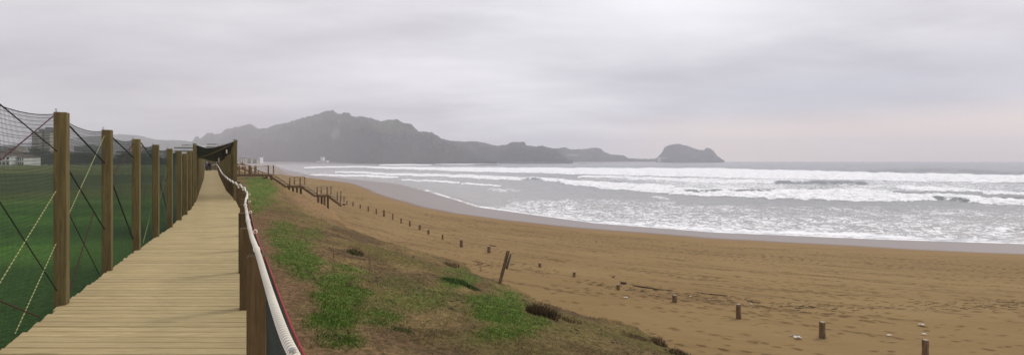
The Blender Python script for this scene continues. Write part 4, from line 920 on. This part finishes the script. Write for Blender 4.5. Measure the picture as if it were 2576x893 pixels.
# clods and tussocks scattered on the turf: nobody could count them
cl = MB()
V_, F_ = [], []
for i in range(420):
    u, v = random.uniform(690, 1700), random.uniform(560, 890); 
    r = ray(u, v); D = 4.3 * 1288 / (v - HV); x, y = r[0] * D, D
    if not (deckR(y) + .3 < x < np.interp(y, CR_D, CR_X) - .1): continue
    z = float(dune_z(np.array(x), np.array(y))); s_ = random.uniform(.02, .06) * (1.7 if random.random() < .12 else 1)
    n0 = len(V_); k_ = [(1, 0, 0), (.3, .9, 0), (-.8, .5, 0), (-.7, -.7, 0), (.4, -.9, 0), (.1, .1, .7)]
    V_ += [(x + a * s_ * random.uniform(.7, 1.5), y + b * s_, z - .01 + c * s_) for a, b, c in k_]; F_ += [(n0 + i_, n0 + (i_ + 1) % 5, n0 + 5) for i_ in range(5)]
tag(mesh_np('clods', V_, F_, simple('earth_clod', (.06, .04, .024), .95, .4, 9)), 'small dark clods and twigs strewn over the dune turf', 'debris', kind='stuff')
M_drift = simple('driftwood', (.055, .036, .024), .9, .4, 8)
gsand = lambda x, y: float(sand_z(np.array(x), np.array(y)))
for pts, rd, nm, lab in (([(1561, 712.5), (1576, 713.5)], .06, 'driftwood_log', 'short dark log lying behind a very short stump'), ([(1592, 718), (1625, 723), (1660, 729), (1692, 731)], .03, 'driftwood_branch', 'long thin dark branch lying across the tide line'),
        ([(1231, 617), (1247, 619.5)], .035, 'driftwood_stick', 'small stick behind the stake in the mid distance'), ([(1762, 738), (1800, 741), (1830, 744)], .025, 'driftwood_branch', 'dark stick beyond the pale topped stump'),
        ([(1540, 700), (1546, 696)], .05, 'driftwood_knot', 'small dark knot of driftwood behind the two middle stumps'), ([(1880, 757), (1912, 762)], .02, 'driftwood_stick', 'slender stick above the tall lone stake'), ([(2965, 1252), (2985, 1245)], .02, 'x', None)):
    if lab is None: continue
    P_ = [hit(u, v, gsand) + np.array((0, 0, rd * .6)) for u, v in pts]; MBx = MB().tube(P_, [rd * random.uniform(.7, 1.1) for _ in P_], 7); tag(MBx.build(nm, M_drift, origin=P_[0]), lab, 'driftwood')
tag(MB().tube([hit(2962 / 1.4907, 1260 / 1.4907, gsand) + np.array((0, 0, .02)), hit(2992 / 1.4907, 1254 / 1.4907, gsand) + np.array((0, 0, .05))], [.02, .012], 6).build('driftwood_stick', simple('pale_stick', (.40, .33, .24)), origin=hit(1987, 845, gsand)), 'pale stick left of the thick stake near the bottom', 'driftwood')
M_white = simple('white_plastic', (.75, .75, .72), .5, .1)
litter = [((1476, 704), .05, 'tiny white scrap right of the squat stake'), ((1574, 749), .09, 'white scrap lying left of the pale topped stump'), ((1697 + 40, 746), .05, 'white scrap right of the pale topped stump'), ((2007, 851), .13, 'crumpled white wrapper on the sand left of the thick stake'), ((2237, 844), .07, 'small round white scrap between the two nearest stakes'), ((2318, 818), .10, 'white plastic piece above the nearest stake'), ((2325, 841), .07, 'dull white scrap just behind the nearest stake'), ((1890, 765), .05, 'small pale scrap right of the tall lone stake')]
for (u, v), s_, lab in litter:
    p = hit(u, v, gsand); m_ = MB(); rnd = random.Random(int(u)); V_ = [(p[0] + s_ * (i - 1.5) * .5 + rnd.uniform(-.2, .2) * s_, p[1] + s_ * (j - 1) * .5, p[2] + .01 + s_ * rnd.uniform(.05, .55)) for j in range(3) for i in range(4)]
    m_.add(V_, [tuple(reversed((j * 4 + i, j * 4 + i + 1, j * 4 + i + 5, j * 4 + i + 4))) for j in range(2) for i in range(3)]); o = m_.build('litter', M_white, origin=p); md = o.modifiers.new('t', 'SOLIDIFY'); md.thickness = .012; tag(o, lab, 'litter', 'scraps of litter on the sand')
tag(mesh_np('seaweed', *(lambda: (lambda n_: (lambda pts: prisms([p for p, q in pts], [q for p, q in pts], .008))([((lambda x, y, a, l: ((x, y, gsand(x, y) + .012), (x + math.cos(a) * l, y + math.sin(a) * l, gsand(x, y) + .02 + random.uniform(0, .03))))(*t)) for t in n_]))(
    [(lambda s, o_: (float(np.interp(s, [0, .3, .6, 1], [-3, 5, 14, 30])) + o_ * .5, float(np.interp(s, [0, .3, .6, 1], [31, 24, 22, 21])) + o_ + 1.2 * math.sin(s * 9), random.gauss(-.1, .5), random.uniform(.06, .35)))(random.random(), random.gauss(0, .55)) for _ in range(520)]))(), M_drift), 'dark broken weed and twigs along the tide line', 'seaweed', kind='stuff')

# ------------------------------------------------------------------ trees and town beyond the course
def m_leaf():
    m, t = mat('tree_leaves'); o = t.n('TexCoord').outputs['Object']; n_ = t.noise(o, 1.2, 3)
    principled(t, t.mix(t.ramp(n_, .3, .7), (0.022, 0.034, 0.016), (0.06, 0.075, 0.035)), .9, spec=.1); return m
M_leaf = m_leaf(); M_bark = simple('bark', (.06, .05, .04))
def make_tree(seed, kind):
    rg = np.random.default_rng(seed); root = bpy.data.objects.new('tree', None); C.objects.link(root)
    m_ = MB(); m_.tube([(0, 0, -1), (.15, 0, 2.5), (.1, .2, 5.5)], [.32, .24, .12], 7)
    for i in range(5):
        a = i * 1.26 + rg.uniform(-.3, .3); m_.tube([(.15, 0, 2.4 + i * .4), (math.cos(a) * 1.4, math.sin(a) * 1.4, 4.3 + i * .4)], [.12, .05], 5)
    tr = m_.build('trunk', M_bark); tr.parent = root
    cl = []; n_ = 9
    for i in range(n_): 
        a = rg.uniform(0, 6.28); r_ = rg.uniform(.3, 2.2); cl.append((math.cos(a) * r_, math.sin(a) * r_, rg.uniform(3.6, 7.2), rg.uniform(1.0, 1.8)))
    if kind == 1: cl = [(rg.uniform(-.5, .5), rg.uniform(-.5, .5), 2 + i * .95, 1.9 - i * .22) for i in range(8)]
    V_ = []
    for cx, cy, cz, cr in cl:
        k = 260; d = rg.normal(size=(k, 3)); d /= np.linalg.norm(d, axis=1)[:, None]; p = np.array((cx, cy, cz)) + d * cr * rg.uniform(.55, 1.08, (k, 1)) * np.array((1, 1, .8))
        e1 = rg.normal(size=(k, 3)) * .17; e2 = rg.normal(size=(k, 3)) * .17; V_.append(np.stack([p, p + e1, p + e1 + e2], 1).reshape(-1, 3))
    V_ = np.concatenate(V_); cr = mesh_np('crown', V_, np.arange(len(V_)).reshape(-1, 3), M_leaf); cr.parent = root
    return root
protos = [make_tree(1, 0), make_tree(2, 0), make_tree(3, 1), make_tree(4, 0)]
used = set()
tl = []
for i in range(104):
    u = -120 + i * 6.3 + random.uniform(-4, 4); tl.append((u, random.uniform(352, 430), random.uniform(.8, 1.45)))
for i in range(34): tl.append((random.uniform(-60, 500), random.uniform(420, 620), random.uniform(1.2, 2.2)))
tl += [(497, 560, 2.0), (590, 500, 1.0), (95, 370, 1.9), (140, 380, 1.6), (10, 400, 1.7), (20, 390, 1.6)]
for i, (u, D, s_) in enumerate(tl):
    k = random.choice((0, 0, 1, 1, 3, 3, 2)) if i % 3 == 0 else random.choice((0, 1, 3)); pr = protos[k]
    if k not in used: r_ = pr; used.add(k)
    else:
        r_ = pr.copy(); C.objects.link(r_)
        for ch in list(pr.children): c_ = ch.copy(); C.objects.link(c_); c_.parent = r_
    r_.location = ((u - 1288) / 1288 * D, D, H - 5.4); r_.rotation_euler = (0, 0, random.uniform(0, 6)); r_.scale = (s_ * 1.25, s_ * 1.25, s_)
    nearrow = D < 400
    tag(r_, ('dark leafy tree in the row behind the golf course netting' if nearrow else 'hazy tree among the town buildings behind the golf course') if k != 2 else ('dark conical tree in the row behind the golf course netting' if nearrow else 'hazy conical tree among the town buildings'), 'tree', 'trees behind the golf course' if nearrow else 'trees among the town buildings')
for k in range(4):
    if k not in used:
        for ch in list(protos[k].children): bpy.data.objects.remove(ch)
        bpy.data.objects.remove(protos[k])
M_cream = simple('cream_render', (.42, .385, .30), .9, .08, .1); M_wh = simple('white_render', (.72, .72, .70), .9, .08, .1); M_win = simple('window_glass', (.03, .035, .045), .2, .2, .2); M_roof = simple('tile_roof', (.10, .07, .055), .9, .2, .3); M_gr = simple('grey_concrete', (.15, .15, .15), .9, .15, .1)
def building(u0, u1, vt, D, depth, floors, body, label, cat='building', roof='flat', cols=6, group=None, zb=None, name='apartment_building', band=True):
    zb = H - 3.3 if zb is None else zb; x0, x1 = X_(u0, D), X_(u1, D); zt = H - (vt - HV) / 1288 * D; wd = x1 - x0; hgt = zt - zb; rz = 0
    e = empty(name, ((x0 + x1) / 2, D + depth / 2, zb), label, cat, group)
    MB().box(((x0 + x1) / 2, D + depth / 2, (zb + zt) / 2), (wd, depth, hgt)).build('wall', body, e)
    fh = hgt / floors; cw = wd / cols
    for f in range(floors):
        if cols * floors > 20:
            MB().box(((x0 + x1) / 2, D - .02, zb + (f + .5) * fh), (wd * .93, .24, fh * .42)).build('window_band', M_win, e)
        else:
            for c_ in range(cols): MB().box((x0 + (c_ + .5) * cw, D - .02, zb + (f + .5) * fh), (cw * .5, .24, fh * .5)).build('window', M_win, e)
        if band and f: MB().box(((x0 + x1) / 2, D - .55, zb + f * fh + .05), (wd * .96, 1.1, fh * .22)).build('balcony', body, e)
    if roof == 'gable':
        m_ = MB(); a = .6; m_.add([(x0 - a, D - a, zt), (x1 + a, D - a, zt), (x1 + a, D + depth + a, zt), (x0 - a, D + depth + a, zt), (x0 + wd * .12, D + depth / 2, zt + wd * .12 + .8), (x1 - wd * .12, D + depth / 2, zt + wd * .12 + .8)], [(3, 2, 1, 0), (0, 1, 5, 4), (2, 3, 4, 5), (1, 2, 5), (3, 0, 4)]); m_.build('roof', M_roof, e)
    else:
        m_ = MB(); m_.box(((x0 + x1) / 2, D + depth / 2, zt + .25), (wd + .8, depth + .8, .5)); m_.build('roof', M_gr if body is not M_wh else M_wh, e)
        m_ = MB(); m_.box(((x0 + x1) / 2 - wd * .12, D + depth / 2, zt + .5 + hgt * .035), (wd * .3, depth * .4, hgt * .07)); m_.build('lift_house', M_gr, e); MB().box(((x0 + x1) / 2 + wd * .25, D + depth / 2, zt + .5 + hgt * .025), (wd * .12, depth * .3, hgt * .05)).build('roof_tank', M_gr, e)
    return e
building(80, 98, 332, 640, 22, 16, M_cream, 'left wing of the cream tower block seen through the netting', cols=3, group=None, zb=4, name='tower_block')
building(98.4, 112, 326, 645, 22, 17, M_gr, 'grey central shaft of the tower block seen through the netting', cols=2, zb=4, name='tower_block')
building(112.4, 126, 334, 640, 22, 16, M_cream, 'right wing of the cream tower block seen through the netting', cols=3, zb=4, name='tower_block')
building(-60, 24, 391, 330, 12, 2, M_wh, 'low white house at the left edge behind the golf course', roof='gable', cols=9, name='house', zb=H - 3.4)
building(34, 60, 395, 335, 12, 2, M_wh, 'small white clubhouse right of the low white house', roof='gable', cols=5, name='house', zb=H - 3.4)
building(-40, 40, 371, 640, 14, 4, M_cream, 'pale flats above the low white house at the left edge', cols=8, zb=4)
building(186, 262, 368, 760, 16, 6, M_gr, 'grey flats seen through the second bay of netting', cols=12, zb=4)
building(290, 350, 378, 640, 14, 4, M_wh, 'low white flats seen through the third bay of netting', cols=9, zb=4)
building(350, 392, 384, 600, 14, 3, M_wh, 'small white block seen through the fourth bay of netting', cols=6, zb=4)
building(436, 494, 368, 520, 16, 6, M_wh, 'white apartment block showing above the fence left of the black net', cols=9, zb=3)
building(496, 572, 366, 540, 16, 6, M_wh, 'white apartment block behind the black net over the boardwalk', cols=12, zb=3)
building(602, 606.5, 397, 1050, 14, 7, M_cream, 'first narrow hazy block right of the tall fence', cols=2, zb=3); building(607.2, 612, 398, 1055, 14, 7, M_cream, 'second narrow hazy block right of the tall fence', cols=2, zb=3); building(612.8, 617, 398, 1060, 14, 7, M_cream, 'third narrow hazy block right of the tall fence', cols=2, zb=3)
building(618.5, 631, 400, 1070, 16, 5, M_cream, 'wide hazy block behind the beach staircase landing', cols=6, zb=3); building(632, 646, 402, 1080, 16, 4, M_cream, 'low hazy block right of the wide hazy block', cols=6, zb=3); building(648.5, 654, 396, 1090, 14, 6, M_wh, 'pale upright hazy block at the right end of the seafront', cols=3, zb=3)
building(797, 812, 405.5, 1330, 14, 2, M_wh, 'long white villa at the foot of the wooded hill', cols=8, zb=5, name='villa', band=False); building(815, 823, 404.5, 1335, 12, 2, M_wh, 'small white house right of the long villa under the hill', cols=4, zb=5, name='villa', band=False)
building(806, 813, 395.5, 1420, 12, 3, M_wh, 'white house higher up the foot of the wooded hill', cols=4, zb=10, name='villa', band=False); building(789, 795, 406.5, 1335, 10, 1, M_cream, 'little cream house left of the long villa under the hill', cols=3, zb=5, name='villa', band=False)
building(1657, 1662, 396.5, 2380, 20, 3, M_wh, 'white harbour building at the foot of the island', cols=3, zb=2, name='harbour_building', band=False)
# breakwater to the island, and the coast road wall below the headland
def wall(pts, h_, w_, name, label, cat, m):
    m_ = MB(); P_ = [np.array(p) for p in pts]
    for a, b in zip(P_[:-1], P_[1:]): m_.beam(a, b, w_, h_)
    return tag(m_.build(name, m, origin=P_[0]), label, cat)
wall([(X_(1560, 2380), 2380, 2), (X_(1640, 2400), 2400, 2), (X_(1680, 2405), 2405, 2)], 7, 14, 'breakwater', 'low grey breakwater joining the mainland to the island', 'breakwater', M_gr)
wall([(X_(1130, 1690), 1690, 3), (X_(1300, 1700), 1700, 3), (X_(1440, 1705), 1705, 3.2)], 5, 10, 'sea_wall', 'pale coast road wall below the wooded headland', 'wall', M_gr)
def rockmesh(u0, u1, D, h_, label):
    u = np.linspace(u0, u1, 30); rows = []
    for t, k in ((-1, -1), (-.5, .6), (0, 1), (.6, .5), (1, -1)): rows.append(np.stack([X_(u, D), D + t * 12 + u * 0, k * h_ * (.3 + fbm(u * .5 + t, u * 0, 3, 7)) * np.sin(np.linspace(.05, 3.09, 30)) ** .5], 1))
    V_ = np.stack(rows, 0).reshape(-1, 3); tag(mesh_np('reef', V_, grid_faces(5, 30), simple('wet_rock', (.06, .055, .05)), origin=V_[0]), label, 'reef')
rockmesh(1190, 1262, 1000, 2.0, 'dark rock reef in the water below the wooded hill'); rockmesh(1290, 1440, 1500, 2.0, 'long flat dark reef below the headland'); rockmesh(1455, 1478, 1550, 1.6, 'small separate dark reef right of the long reef')

# ------------------------------------------------------------------ haze
m, t = mat('sea_haze'); pvn = t.n('VolumePrincipled', {'Color': (.93, .925, .985, 1), 'Density': 0.00029, 'Anisotropy': 0.0}); t.t.nodes.new('ShaderNodeOutputMaterial')
o_ = [n_ for n_ in t.t.nodes if n_.type == 'OUTPUT_MATERIAL'][0]; t.t.links.new(pvn.outputs[0], o_.inputs['Volume'])
hz = MB().box((0, 2990, 120), (14400, 6060, 250)).build('haze', m); tag(hz, 'pale sea haze lying over the whole bay', 'haze', kind='stuff')
hz.display_type = 'WIRE'
